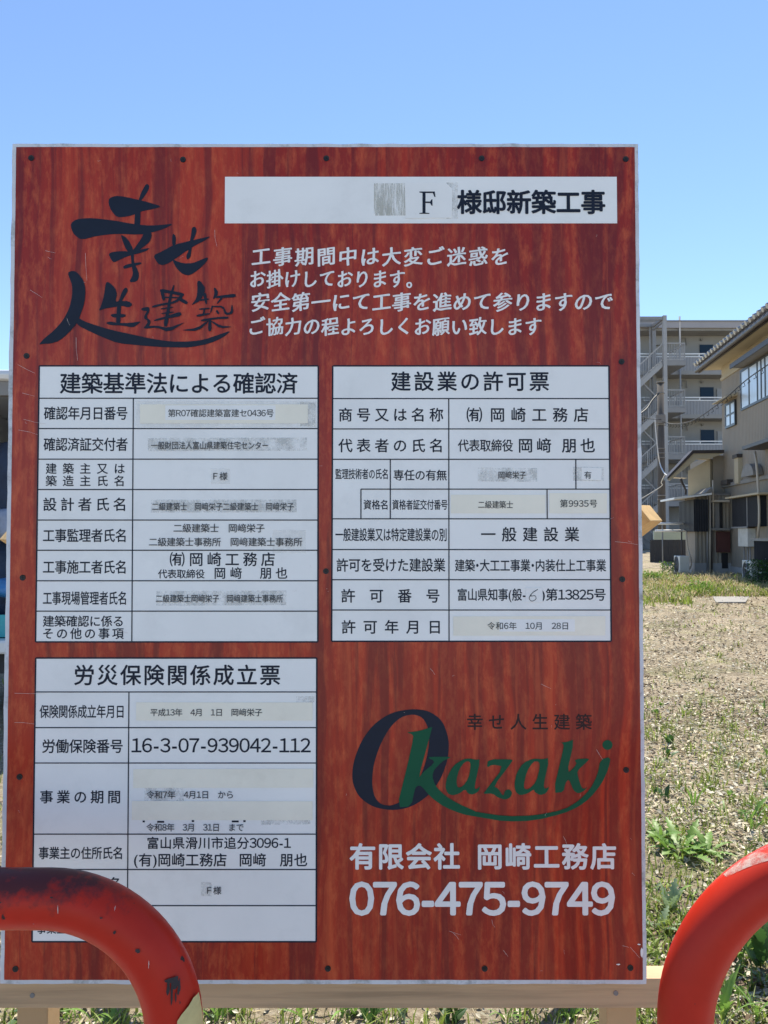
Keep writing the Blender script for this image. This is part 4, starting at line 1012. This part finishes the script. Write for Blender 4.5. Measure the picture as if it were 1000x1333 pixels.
cable([(858, 512, 28.3), (850, 520, 28), (842, 532, 27.6), (830, 541, 27)], .03, 'cable', 'thick black splice cable sloping left of the utility pole')
cable([(862, 546, 28.4), (845, 545, 27), (825, 540, 25)], .014, 'cable', 'thin black cable leading left from the pole band')

# ================================================================== APARTMENT BLOCK
YA = 48.0
apt = empty('apartment_block', (P(900, 700, YA).x, YA, gz(YA)), 'grey five storey apartment block with navy doors and access balconies', 'apartment block')
X0, X1 = 13.2, 34.0
za = lambda py, Y=YA: P(900, py, Y).z
ztop = za(419); FH = (za(460.6) - za(574.5)) / 2
MB().box((X0, YA + 1.3, gz(YA) - .2), (X1, YA + 9, ztop - .4)).build('wall', 'apt_wall', apt)
MB().box((X0 - .2, YA - .25, za(428)), (X1 + .2, YA + 9.2, ztop)).build('roof_slab', 'apt_fascia', apt)
MB().box((X0 - .1, YA - .05, za(430.5)), (X1 + .1, YA + 1.3, za(428) - .001)).build('roof_trim', 'apt_wall', apt)
MB().box((X0 - .2, YA - .30, za(420)), (X1 + .2, YA - .25, za(419) + .03)).build('roof_edge', 'steel', apt)
door_x = [P(911.5, 500, YA + 1.2).x + 6.6 * i for i in range(3)]
door_x = [P(911.5, 500, YA + 1.3).x - 6.6, P(911.5, 500, YA + 1.3).x, P(911.5, 500, YA + 1.3).x + 6.4]
for fl in range(5):
    dz = -FH * fl
    rail_z = za(460.6) + dz; base = rail_z - 1.22
    if fl < 4:
        MB().box((X0, YA, base + .16), (X1, YA + .08, rail_z - .17)).build('balcony_panel', 'apt_panel', apt)
        MB().box((X0, YA - .05, base - .10), (X1, YA + 1.3, base + .158)).build('floor_slab', 'apt_wall', apt)
        rl = MB(); rl.box((X0, YA - .02, rail_z - .04), (X1, YA + .05, rail_z + .04)); rl.box((X0, YA - .02, rail_z - .21), (X1, YA + .06, rail_z - .14))
        x = X0 + .4
        while x < X1: rl.box((x, YA - .01, rail_z - .14), (x + .06, YA + .04, rail_z - .04)); x += 1.55
        rl.build('handrail', 'white_metal', apt)
    for j, dx in enumerate(door_x):
        db = base + .16 if fl < 4 else gz(YA)
        d = MB(); d.box((dx, YA + 1.24, db), (dx + .85, YA + 1.299, db + 1.95)); do = d.build('door', 'blue_door', apt)
        MB().box((dx - .04, YA + 1.27, db + 1.952), (dx + .89, YA + 1.298, db + 2.0)).build('door_frame', 'steel', do)
        MB().box((dx + 1.05, YA + 1.2, db + .2), (dx + 1.5, YA + 1.299, db + 1.85)).build('meter_door', 'steel_light', apt)
        MB().tube([(dx + .1, YA + 1.15, db + 2.28), (dx + .1, YA + 1.299, db + 2.28)], .08, 10).build('lamp', 'grey_trim', apt)
        mbx = MB(); mbx.box((dx - 2.9, YA + 1.05, db + 1.9), (dx - 2.2, YA + 1.299, db + 2.5)); mbx.build('wall_unit', 'steel_light', apt)
        pp2 = MB(); pp2.tube([(dx - 1.2, YA + 1.2, db + 2.0), (dx - 1.2, YA + 1.2, db + 2.35), (dx - .9, YA + 1.2, db + 2.35), (dx - .9, YA + 1.2, db + 1.9)], .03, 6); pp2.build('gas_pipe', 'steel', apt)
# drainpipe at the facade
q = P(885.5, 500, YA - .15); MB().tube([(q.x, YA - .2, gz(YA)), (q.x, YA - .2, za(413))], .06, 8).build('drain_pipe', 'steel_light', apt)

# ---- steel stair tower
YS = 45.0
st = empty('steel_staircase', (P(850, 700, YS).x, YS, gz(YS)), 'zigzag steel external staircase with railed landings before the apartment block', 'staircase')
zg_ = gz(YS)
def col_(px, py_top, Y, w=.2, m='steel_light'):
    q = P(px, py_top, Y); mb = MB(); mb.box((q.x - w / 2, Y - w / 2, zg_), (q.x + w / 2, Y + w / 2, q.z)); mb.build('column', m, st)
col_(865, 411, YS, .21); col_(851, 423, YS + 2.6, .22, 'steel'); col_(829, 411, YS, .21); col_(846, 424, YS + 2.7, .08, 'steel_light')
tz = P(865, 413.5, YS).z
MB().box((P(829, 413, YS).x, YS - .08, tz - .14), (P(865, 413, YS).x - .11, YS + .08, tz + .05)).build('top_beam', 'steel', st)
MB().bar(P(862, 415, YS + .1), P(851, 424, YS + 2.5), .14, .16).build('top_beam', 'steel', st)
MB().bar(P(829, 424, YS + 2.6), P(849, 424, YS + 2.6), .14, .16).build('top_beam', 'steel', st)
MB().bar(P(862, 420, YS + .1), P(851, 429, YS + 2.5), .08, .08).build('top_beam', 'steel', st)
def railing(a, b, h, step=.14, w=.02):
    a = Vector(a); b = Vector(b); mb = MB(); n = max(2, int((b - a).length / step))
    mb.bar(a + Vector((0, 0, h)), b + Vector((0, 0, h)), .06, .06); mb.bar(a + Vector((0, 0, .08)), b + Vector((0, 0, .08)), .05, .05)
    for i in range(n + 1):
        p = a + (b - a) * (i / n); ww = .05 if i % 8 == 0 else w
        mb.bar(p + Vector((0, 0, .0)), p + Vector((0, 0, h)), ww, ww)
    return mb
for k_ in range(4):
    py = 469.5 + 61 * k_
    a, b = P(865, py, YS), P(892.5, py, YS); z = a.z
    if k_ < 4:
        MB().box((a.x - .1, YS - .1, z - .30), (b.x, YS + 2.5, z)).build('landing', 'steel', st)
        rm_ = railing((a.x + .13, YS - .02, z), (b.x - .03, YS - .02, z), 1.03); rm_.build('landing_railing', 'steel_light', st)
        railing((b.x - .03, YS + .05, z), (b.x - .03, YS + 2.4, z), 1.03).build('landing_railing', 'steel_light', st)
    # near flight falls to the left, rear flight continues back to the next landing
    l = P(829, py + 31.5, YS)
    for yy in (YS + .02, YS + 1.0):
        mb = MB(); mb.bar((a.x - .1, yy, z - .15), (l.x, yy, l.z - .15), .06, .30); mb.build('stringer', 'steel_light' if yy < YS + .5 else 'steel', st)
    railing((a.x - .1, YS, z), (l.x, YS, l.z), 1.0).build('flight_railing', 'steel_light', st)
    tm = MB(); n = 8
    for i in range(n):
        f = (i + .5) / n; tm.box((a.x - .1 + (l.x - a.x) * f - .13, YS + .06, z + (l.z - z) * f - .06), (a.x - .1 + (l.x - a.x) * f + .13, YS + .97, z + (l.z - z) * f - .02))
    tm.build('treads', 'steel', st)
    MB().box((l.x - 1.4, YS - .1, l.z - .3), (l.x, YS + 2.5, l.z)).build('landing', 'steel', st)
    nz_ = P(865, py + 61, YS).z
    mb = MB(); mb.bar((l.x, YS + 1.5, l.z - .15), (a.x - .1, YS + 1.5, nz_ - .15), .06, .28); mb.bar((l.x, YS + 2.4, l.z - .15), (a.x - .1, YS + 2.4, nz_ - .15), .06, .28); mb.build('stringer', 'steel', st)
    railing((l.x, YS + 1.45, l.z), (a.x - .1, YS + 1.45, nz_), 1.0, .3).build('flight_railing', 'steel', st)
    MB().bar(P(836, py + 28, YS + .15), P(862, py + 54, YS + .15), .05, .05).build('brace', 'steel_light', st)

# ================================================================== VAN BEHIND THE LEFT EDGE
VY = 4.7
vx1 = -1.72; vx0 = -3.18
vn = empty('cargo_van', ((vx0 + vx1) / 2, VY + 1.6, gz(VY)), 'white van with open dark cargo bay, mostly hidden beyond the left edge of the board', 'van')
zt_ = P(0, 480, VY).z; zf = P(0, 842, VY).z
zr = P(0, 494, VY).z
sh_ = MB(); sh_.box((vx0, VY, zr), (vx1, VY + 3.2, zt_)); sh_.build('roof', 'van_white', vn, bevel=.03)
for a, b in ((vx0, vx0 + .06), (vx1 - .06, vx1)):
    MB().box((a, VY + .03, zf), (b, VY + 3.2, zr)).build('side_panel', 'van_white', vn, bevel=.01)
MB().box((vx0 + .06, VY + 2.2, zf), (vx1 - .06, VY + 2.26, zr)).build('bulkhead', 'van_dark', vn)
MB().box((vx0 + .06, VY + .04, zf - .02), (vx1 - .06, VY + 2.2, zf + .03)).build('cargo_floor', 'van_dark', vn)
MB().box((vx0 + .06, VY + .04, zr - .09), (vx1 - .06, VY + .10, zr - .002)).build('header_rail', 'grey_trim', vn)
MB().box((vx0 + .02, VY - .06, P(0, 850, VY).z), (vx1 - .02, VY + .05, P(0, 832, VY).z)).build('bumper', 'van_white', vn, bevel=.015)
cab = MB(); yb = VY + 3.2; zc = gz(VY) + .35
cab.prism([(vx0 + .02, yb, zc), (vx0 + .02, yb + 1.25, zc), (vx0 + .02, yb + 1.2, zc + .75), (vx0 + .02, yb + .65, zr), (vx0 + .02, yb, zr + .02)], (vx1 - vx0 - .04, 0, 0)); cab.build('cab', 'van_white', vn, bevel=.03)
cg = MB(); cg.prism([(vx0 + .015, yb + .15, zc + .85), (vx0 + .015, yb + .95, zc + .85), (vx0 + .015, yb + .58, zr - .1), (vx0 + .015, yb + .15, zr - .1)], (vx1 - vx0 - .03, 0, 0)); cg.build('cab_window', 'frame_dark', vn)
MB().box((vx0 + .1, VY + .1, zf - .18), (vx1 - .1, VY + 4.2, zf - .02)).build('chassis', 'van_dark', vn)
for x in (vx0 + .04, vx1 - .22):
    for y in (VY + .75, VY + 3.6):
        w = MB(); w.tube([(x, y, .30 + gz(VY)), (x + .18, y, .30 + gz(VY))], .29, 24); wo_ = w.build('wheel', 'rubber', vn)
        h = MB(); h.tube([(x - .005, y, .30 + gz(VY)), (x + .185, y, .30 + gz(VY))], .17, 16); h.build('rim', 'steel_light', wo_)
def lump(x0, x1, y0, y1, z0, z1, m, name, label, cat, seed):
    mb = MB(); nx, ny = 14, 10; v = []
    for j in range(ny + 1):
        for i in range(nx):
            a = 2 * math.pi * i / nx; f = j / ny
            r = (1 - abs(2 * f - 1) ** 3) ** .33; q = 1 + .18 * noise.noise((math.cos(a) * 2 + seed, math.sin(a) * 2, f * 4))
            v.append(((x0 + x1) / 2 + (x1 - x0) / 2 * r * q * math.cos(a), (y0 + y1) / 2 + (y1 - y0) / 2 * r * q * math.sin(a), z0 + (z1 - z0) * f))
    mb.add(v, [(j * nx + i, j * nx + (i + 1) % nx, (j + 1) * nx + (i + 1) % nx, (j + 1) * nx + i) for j in range(ny) for i in range(nx)], True)
    o = mb.build(name, m, None); return setprops(o, label=label, cat=cat)
lump(-2.6, -2.0, 4.85, 5.4, P(0, 700, 4.9).z, P(0, 560, 4.9).z, 'tarp_navy', 'cloth_bundle', 'dark navy cloth bundle piled high in the open van', 'cloth', 1)
lump(-2.55, -2.1, 4.8, 5.2, P(0, 708, 4.9).z, P(0, 658, 4.9).z, 'grey_bag', 'grey_bag', 'grey blue bag lying in the open van', 'bag', 2)
lump(-2.5, -2.1, 4.78, 5.1, P(0, 780, 4.9).z, P(0, 750, 4.9).z, 'tarp_blue', 'plastic_sheet', 'bright blue crumpled plastic sheet low in the open van', 'plastic sheet', 3)
lump(-3.0, -2.0, 5.0, 5.8, zf + .03, P(0, 700, 5).z, 'tarp_navy', 'cloth_bundle', 'wide navy cloth heap at the back of the van floor', 'cloth', 4)
cr = MB(); a = P(-40, 800, VY + .12); b = P(40, 829, VY + .12); cr.box((a.x, VY + .1, b.z), (b.x, VY + .45, b.z + .012))
for x in (a.x, b.x - .012): cr.box((x, VY + .1, b.z + .012), (x + .012, VY + .45, a.z))
for y in (VY + .1, VY + .438): cr.box((a.x + .012, y, b.z + .012), (b.x - .012, y + .012, a.z))
setprops(cr.build('plastic_crate', 'teal', None), label='turquoise plastic crate at the sill of the open van', cat='crate')

# ================================================================== GROUND DETAIL
sl0_ = P(930, 781, 12.6); sl1_ = P(974, 775, 14.0)
mb = MB(); mb.prism([P(932, 782, 12.3), P(971, 783, 12.3), P(976, 777, 14.0), P(928, 776, 14.0)], (0, 0, .05)); 
zz = gz(13)
pts_ = [(P(932, 782, 12.6).x, 12.6), (P(971, 783, 12.6).x, 12.6), (P(976, 777, 13.7).x, 13.7), (P(928, 776, 13.7).x, 13.7)]
mb = MB(); mb.prism([(x, y, zz - .02) for x, y in pts_], (0, 0, .045)); setprops(mb.build('concrete_slab', 'slab', None, bevel=.01), label='pale flat concrete slab lying in the grass before the house', cat='concrete slab')

def in_view(x, y):
    return True
def scatter(n, kind, xr=(-.75, .95), ylo=1.25, yhi=21.0):
    """log-uniform in depth so the density follows what the lens resolves"""
    Y = np.exp(rng.uniform(math.log(ylo), math.log(yhi), n)); X = rng.uniform(xr[0], xr[1], n) * Y
    return X, Y
def nval(x, y, s, o=0): return noise.noise((x * s + o, y * s - o, o * 1.7))
def flakes(name, n, m, smin, smax, ylo=1.3, yhi=20, up=.35, thr=None, seed=0, asp=(1, 1)):
    v = []; f = []
    sets = [scatter(int(n * .62), 0, (.28, .60), ylo, yhi), scatter(int(n * .38), 0, (-.8, .95), ylo, yhi)]
    X = np.concatenate([s[0] for s in sets]); Y = np.concatenate([s[1] for s in sets])
    for x, y in zip(X, Y):
        if thr is not None and nval(x, y, thr[0], seed) < thr[1] + random.uniform(-.15, .15): continue
        s = random.uniform(smin, smax) * (1 + .10 * min(y, 12)); z = gz(y) + .012 + random.uniform(-.004, .010)
        a = random.uniform(0, 6.28); l = s * asp[0]; w = s * asp[1] * random.uniform(.4, 1)
        ca, sa_ = math.cos(a), math.sin(a); t1 = random.uniform(-up, up) * l; t2 = random.uniform(-up, up) * w; k_ = len(v)
        v += [(x + ca * l, y + sa_ * l, z + t1), (x - sa_ * w, y + ca * w, z + t2 + .3 * s), (x - ca * l, y - sa_ * l, z - t1 * .5), (x + sa_ * w, y - ca * w, z - t2 * .5)]
        f.append((k_, k_ + 1, k_ + 2, k_ + 3))
    me = bpy.data.meshes.new(name); me.from_pydata(v, [], f); me.materials.append(M[m]); o = bpy.data.objects.new(name, me); col.objects.link(o)
    return o
setprops(flakes('straw_litter', 34000, 'straw', .003, .013, asp=(1.5, .35), up=.5, thr=(1.3, -.12), seed=13), label='dry straw and clippings scattered over the dirt lot', cat='straw', kind='stuff')
setprops(flakes('gravel_chips', 22000, 'chip', .003, .010, up=.6, thr=(.6, -.1), seed=3), label='pale gravel chips scattered over the dirt lot', cat='gravel', kind='stuff')
setprops(flakes('clod_debris', 2600, 'chip', .006, .014, up=.5, asp=(1, .6), seed=4), label='larger pale clods and bark scraps on the dirt lot', cat='debris', kind='stuff')
setprops(flakes('dark_debris', 2600, 'brown_litter', .008, .016, up=.7, asp=(1, .5), seed=5), label='dark scraps of bark and soil on the dirt lot', cat='debris', kind='stuff')
setprops(flakes('leaf_litter', 15000, 'brown_litter', .004, .011, up=.8, thr=(.8, 0.0), seed=8), label='dark brown dead leaf litter on the dirt lot', cat='leaf litter', kind='stuff')
def blades(name, spots, m, hmin, hmax, wid, lean=.5, segs=2):
    v = []; f = []
    for x, y, hs_ in spots:
        if 11.9 < y < 13.9 and .40 < x / y < .50 and not (y > 13.7 and random.random() < .5): continue
        h = random.uniform(hmin, hmax) * hs_; a = random.uniform(0, 6.28); ca, sa_ = math.cos(a), math.sin(a)
        ln = random.uniform(.1, lean) * h; b = random.uniform(0, 6.28); lx, ly = math.cos(b) * ln, math.sin(b) * ln
        w = wid * random.uniform(.6, 1.3) * (1 + .10 * min(y, 14)); z = gz(y) - .005; k_ = len(v)
        v += [(x - ca * w, y - sa_ * w, z), (x + ca * w, y + sa_ * w, z), (x + lx * .35 + ca * w * .8, y + ly * .35 + sa_ * w * .8, z + h * .6),
              (x + lx * .35 - ca * w * .8, y + ly * .35 - sa_ * w * .8, z + h * .6), (x + lx * 1.2, y + ly * 1.2, z + h * (1 - .25 * (ln / h)))]
        f += [(k_, k_ + 1, k_ + 2, k_ + 3), (k_ + 3, k_ + 2, k_ + 4)]
    me = bpy.data.meshes.new(name); me.from_pydata(v, [], f); me.materials.append(M[m]); o = bpy.data.objects.new(name, me); col.objects.link(o); return o
def clumps(n, xr, ylo, yhi, per, spread, thr=None, seed=0, flat=False):
    out = []
    if flat: Y = rng.uniform(ylo, yhi, n); X = rng.uniform(xr[0], xr[1], n) * Y
    else: X, Y = scatter(n, 0, xr, ylo, yhi)
    for x, y in zip(X, Y):
        if thr is not None and nval(x, y, thr[0], seed) < thr[1]: continue
        hs_ = random.uniform(.5, 1.3)
        for _ in range(random.randint(max(1, per // 2), per)):
            r = abs(random.gauss(0, spread)) * (1 + .05 * y); t = random.uniform(0, 6.28)
            out.append((x + r * math.cos(t), y + r * math.sin(t), hs_))
    return out
g1 = clumps(1500, (-.75, .9), 1.35, 4.2, 9, .035) + clumps(900, (.28, .6), 1.6, 5.5, 8, .03) + clumps(1900, (-.7, .9), 4, 15, 7, .05, (.45, .02), 5) \
    + clumps(900, (-.8, .9), 1.6, 2.6, 10, .03) + clumps(700, (.28, .6), 1.7, 3.6, 12, .04, (1.2, .0), 31)
setprops(blades('grass', g1, 'grass', .02, .075, .0022, .9), label='low green grass tufts growing through the dirt', cat='grass', kind='stuff')
g2 = clumps(2200, (-.8, .9), 12.5, 19.2, 7, .12, (.7, -.05), 9, True) + clumps(2600, (.28, .6), 12.0, 19.4, 7, .12, (.8, -.05), 9, True)
setprops(blades('tall_grass', g2, 'grass', .05, .17, .005, .8), label='taller green weeds in a strip along the house', cat='grass', kind='stuff')
g3 = clumps(1500, (-.8, .9), 13, 20, 8, .14, (.5, -.05), 21, True) + clumps(2600, (.3, .6), 12.8, 20.0, 8, .14, (.4, -.3), 21, True)
setprops(blades('dry_grass', g3, 'grass_dry', .05, .17, .004, .9), label='dry pinkish straw grass in the strip before the house', cat='dry grass', kind='stuff')

g4 = clumps(1500, (-.7, .9), 1.5, 5, 7, .04, (.8, -.1), 2) + clumps(900, (.28, .6), 1.7, 8, 7, .05, (1.0, -.1), 12)
setprops(blades('dry_stubble', g4, 'grass_dry', .012, .045, .002, 1.0), label='short dry stubble scattered between the chips in the lot', cat='dry grass', kind='stuff')
# weeds: rosettes and upright plants, each a thing with leaves
def leaf_mesh(name, L_, W, m, lobes=0, curl=.35, seed=0):
    n = 12; v = []; f = []
    for i in range(n + 1):
        t = i / n; w = W * math.sin(math.pi * min(t * .92 + .08, 1)) ** .8 * (1 + (lobes * .45 * (1 if i % 2 else -1)) * (0 < i < n))
        z = L_ * (.35 * t - curl * t * t); y = L_ * t
        v += [(-w, y, z + w * .35), (0, y, z), (w, y, z + w * .35)]
    for i in range(n):
        k_ = i * 3; f += [(k_, k_ + 1, k_ + 4, k_ + 3), (k_ + 1, k_ + 2, k_ + 5, k_ + 4)]
    me = bpy.data.meshes.new(name); me.from_pydata(v, [], f); me.polygons.foreach_set('use_smooth', [True] * len(f)); me.materials.append(M[m]); return me
LEAF = {'oval': leaf_mesh('leaf', .07, .020, 'leaf', 0, .3), 'thin': leaf_mesh('leaf', .11, .006, 'leaf', 0, .2), 'broad': leaf_mesh('leaf', .12, .013, 'leaf', .75), 'thistle': leaf_mesh('leaf', .11, .015, 'leaf_pale', .9, .25), 'long': leaf_mesh('leaf', .17, .008, 'leaf', 0, .55), 'dark': leaf_mesh('leaf', .12, .024, 'leaf_dark', .2, .3)}
def weed(px, py, kinds, n, size, label, up=(15, 55), spread=.02, stem=0):
    # where this pixel meets the ground
    d = ray(px, py); y = 3.0
    for _ in range(20):
        t = (gz(y) - CAMZ) / d.z; y = d.y * t
    loc = (d.x * t, y, gz(y))
    root = empty('weed', loc, label, 'weed', 'weeds growing in the dirt lot', random.uniform(0, 6)); weed.last = root
    for i in range(n):
        o = bpy.data.objects.new('leaf', LEAF[random.choice(kinds)]); col.objects.link(o); o.parent = root
        a = 6.283 * i / n * 2.4 + random.uniform(-.3, .3); s = size * random.uniform(.6, 1.25); el = R(random.uniform(*up))
        h = stem * (i / n)
        o.rotation_euler = (el, random.uniform(-.3, .3), a); o.scale = (s, s, s)
        r = spread * random.random(); o.location = (-math.sin(a) * r, math.cos(a) * r, h + .004)
    if stem:
        MB(WM[root.name]).tube([(0, 0, 0), (.005, 0, stem)], .002 * size, 5).build('stem', 'leaf', root)
weed(860, 1094, ['broad', 'oval', 'thin'], 16, .85, 'bright green lobed weed nearest the edge of the board', (5, 45))
weed(888, 1112, ['broad', 'broad', 'oval'], 22, 1.05, 'largest bright green broadleaf weed above the right barrier', (-2, 45), spread=.07)
weed(922, 1114, ['broad'], 10, .95, 'small broadleaf weed right of the largest one', (5, 40))
weed(872, 1186, ['thistle'], 9, .8, 'pale grey green thistle rosette left of the right barrier', (30, 70))
weed(858, 1212, ['broad', 'thistle'], 8, .6, 'low mixed weed below the pale thistle', (10, 45))
weed(873, 970, ['dark'], 7, .6, 'tiny dark weed in the gravel halfway to the house', (40, 80))
weed(903, 1050, ['long'], 6, .7, 'thin upright weed behind the largest broadleaf weed', (60, 85))
weed(978, 1085, ['long', 'broad'], 7, .7, 'upright seedling weed by the top of the right barrier', (50, 85), stem=.08)
weed(990, 1262, ['dark'], 9, 1.0, 'dark leafed weed seen through the right barrier arch', (30, 75), stem=.12)
weed(965, 1255, ['long'], 7, .8, 'long leaved grassy weed within the right barrier arch', (45, 80))
weed(940, 1330, ['long', 'broad'], 8, .8, 'fresh green weed at the foot of the right barrier arch', (40, 80))
weed(985, 1330, ['long'], 7, .6, 'low grassy weed at the lower right corner', (30, 70))
weed(120, 1328, ['long'], 7, .55, 'long leaved weed under the rail beside the left post', (35, 75))
weed(205, 1330, ['long', 'dark'], 6, .5, 'small weed under the rail behind the left barrier leg', (40, 80))
weed(285, 1330, ['long'], 6, .6, 'grassy weed under the rail just right of the left barrier', (40, 80))
weed(395, 1328, ['long'], 6, .5, 'grassy weed under the middle of the rail, left of centre', (40, 80))
weed(480, 1330, ['dark'], 6, .45, 'dark broad weed under the middle of the rail', (40, 80))
weed(660, 1329, ['long'], 6, .5, 'grassy weed under the rail right of centre', (40, 80))
weed(740, 1330, ['long', 'broad'], 7, .55, 'green weed under the rail beside the right post', (40, 80))
weed(870, 1310, ['broad', 'long'], 8, .6, 'weed behind the leg of the right barrier', (30, 70))
rw = random.Random(5)
spots_ = [(rw.uniform(845, 1000), rw.uniform(1020, 1325)) for _ in range(34)] + [(rw.uniform(0, 850), rw.uniform(1316, 1332)) for _ in range(16)] + [(rw.uniform(846, 1000), rw.uniform(850, 1010)) for _ in range(14)]
SP = {'leaf': MB(), 'leaf_dark': MB(), 'leaf_pale': MB()}
for px, py in spots_:
    kinds, mk = rw.choice([(['oval'], 'leaf'), (['thin', 'long'], 'leaf'), (['broad', 'oval'], 'leaf'), (['thistle'], 'leaf_pale'), (['dark'], 'leaf_dark')])
    d = ray(px, py); y = 3.0
    for _ in range(20): t = (gz(y) - CAMZ) / d.z; y = d.y * t
    for q in range(rw.randint(4, 9)):
        me = LEAF[rw.choice(kinds)]; sc = rw.uniform(.2, .55); a = rw.uniform(0, 6.28)
        Mx = Matrix.Translation((d.x * t + rw.uniform(-.02, .02), y + rw.uniform(-.02, .02), gz(y) + .004)) @ Matrix.Rotation(a, 4, 'Z') @ Matrix.Rotation(R(rw.uniform(10, 75)), 4, 'X') @ Matrix.Scale(sc, 4)
        SP[mk].add([Mx @ v.co for v in me.vertices], [tuple(p.vertices) for p in me.polygons], True)
for mk, lab in (('leaf', 'tiny bright green sprouts all over the dirt lot'), ('leaf_dark', 'tiny dark green sprouts here and there on the lot'), ('leaf_pale', 'tiny pale grey green sprouts on the dirt lot')):
    setprops(SP[mk].build('sprouts', mk, None), label=lab, cat='sprouts', kind='stuff')
# flowering bush by the right air conditioner
bx = P(997, 765, 16.4)
bush = empty('flowering_shrub', (bx.x, 16.4, gz(16.4)), 'low shrub with white flowers beside the right air conditioner', 'shrub')
v = []; f = []
for _ in range(1500):
    a, r, h = random.uniform(0, 6.28), random.random() ** .5 * .45, random.uniform(.05, .55)
    x, y, z = r * math.cos(a) * (1 - h * .5), r * math.sin(a) * (1 - h * .5), h; s = random.uniform(.015, .035); d1 = Vector((random.uniform(-1, 1), random.uniform(-1, 1), random.uniform(-1, 1))).normalized() * s; d2 = d1.cross(Vector((random.random(), .3, 1))).normalized() * s * .5
    p = Vector((x, y, z)); k_ = len(v); v += [p - d1, p + d2, p + d1, p - d2]; f.append((k_, k_ + 1, k_ + 2, k_ + 3))
MB(WM[bush.name]).add(v, f).build('foliage', 'leaf_dark', bush)
for _ in range(20):
    a, r, h = random.uniform(0, 6.28), random.uniform(.15, .42), random.uniform(.25, .6); c0 = Vector((r * math.cos(a), r * math.sin(a), h)); 
    fl_ = MB(WM[bush.name]); fl_.add([c0 + Vector((.028 * math.cos(t), .028 * math.sin(t) - .01, .02 * math.cos(t * 2))) for t in [i * 1.0472 for i in range(6)]], [(0, 1, 2, 3, 4, 5)]); fl_.build('flower', 'flower', bush)
# green weeds behind the clothes poles
for px, py, Y, n, lab in ((870, 738, 20.5, 260, 'leafy green weed bush beside the dark fence'), (850, 770, 17.5, 300, 'bright green weed clump before the utility pole'), (912, 776, 14.5, 160, 'small round green weed left of the concrete slab')):
    q = P(px, py, Y); root = empty('weed_clump', (q.x, Y, gz(Y)), lab, 'weed', None)
    v = []; f = []
    for _ in range(n):
        a, r, h = random.uniform(0, 6.28), random.random() ** .5 * .22, random.uniform(.02, .32 if Y > 20 else .24); p = Vector((r * math.cos(a), r * math.sin(a), h)); s = random.uniform(.02, .045)
        d1 = Vector((random.uniform(-1, 1), random.uniform(-1, 1), random.uniform(0, 1.4))).normalized() * s; d2 = d1.cross(Vector((random.random(), .3, 1))).normalized() * s * .4
        k_ = len(v); v += [p - d1, p + d2, p + d1, p - d2]; f.append((k_, k_ + 1, k_ + 2, k_ + 3))
    MB(WM[root.name]).add(v, f).build('foliage', 'leaf', root)

bpy.data.objects.remove(_o)
print('tris', sum(len(o.data.polygons) for o in scene.objects if o.type == 'MESH'), 'objects', len(scene.objects))
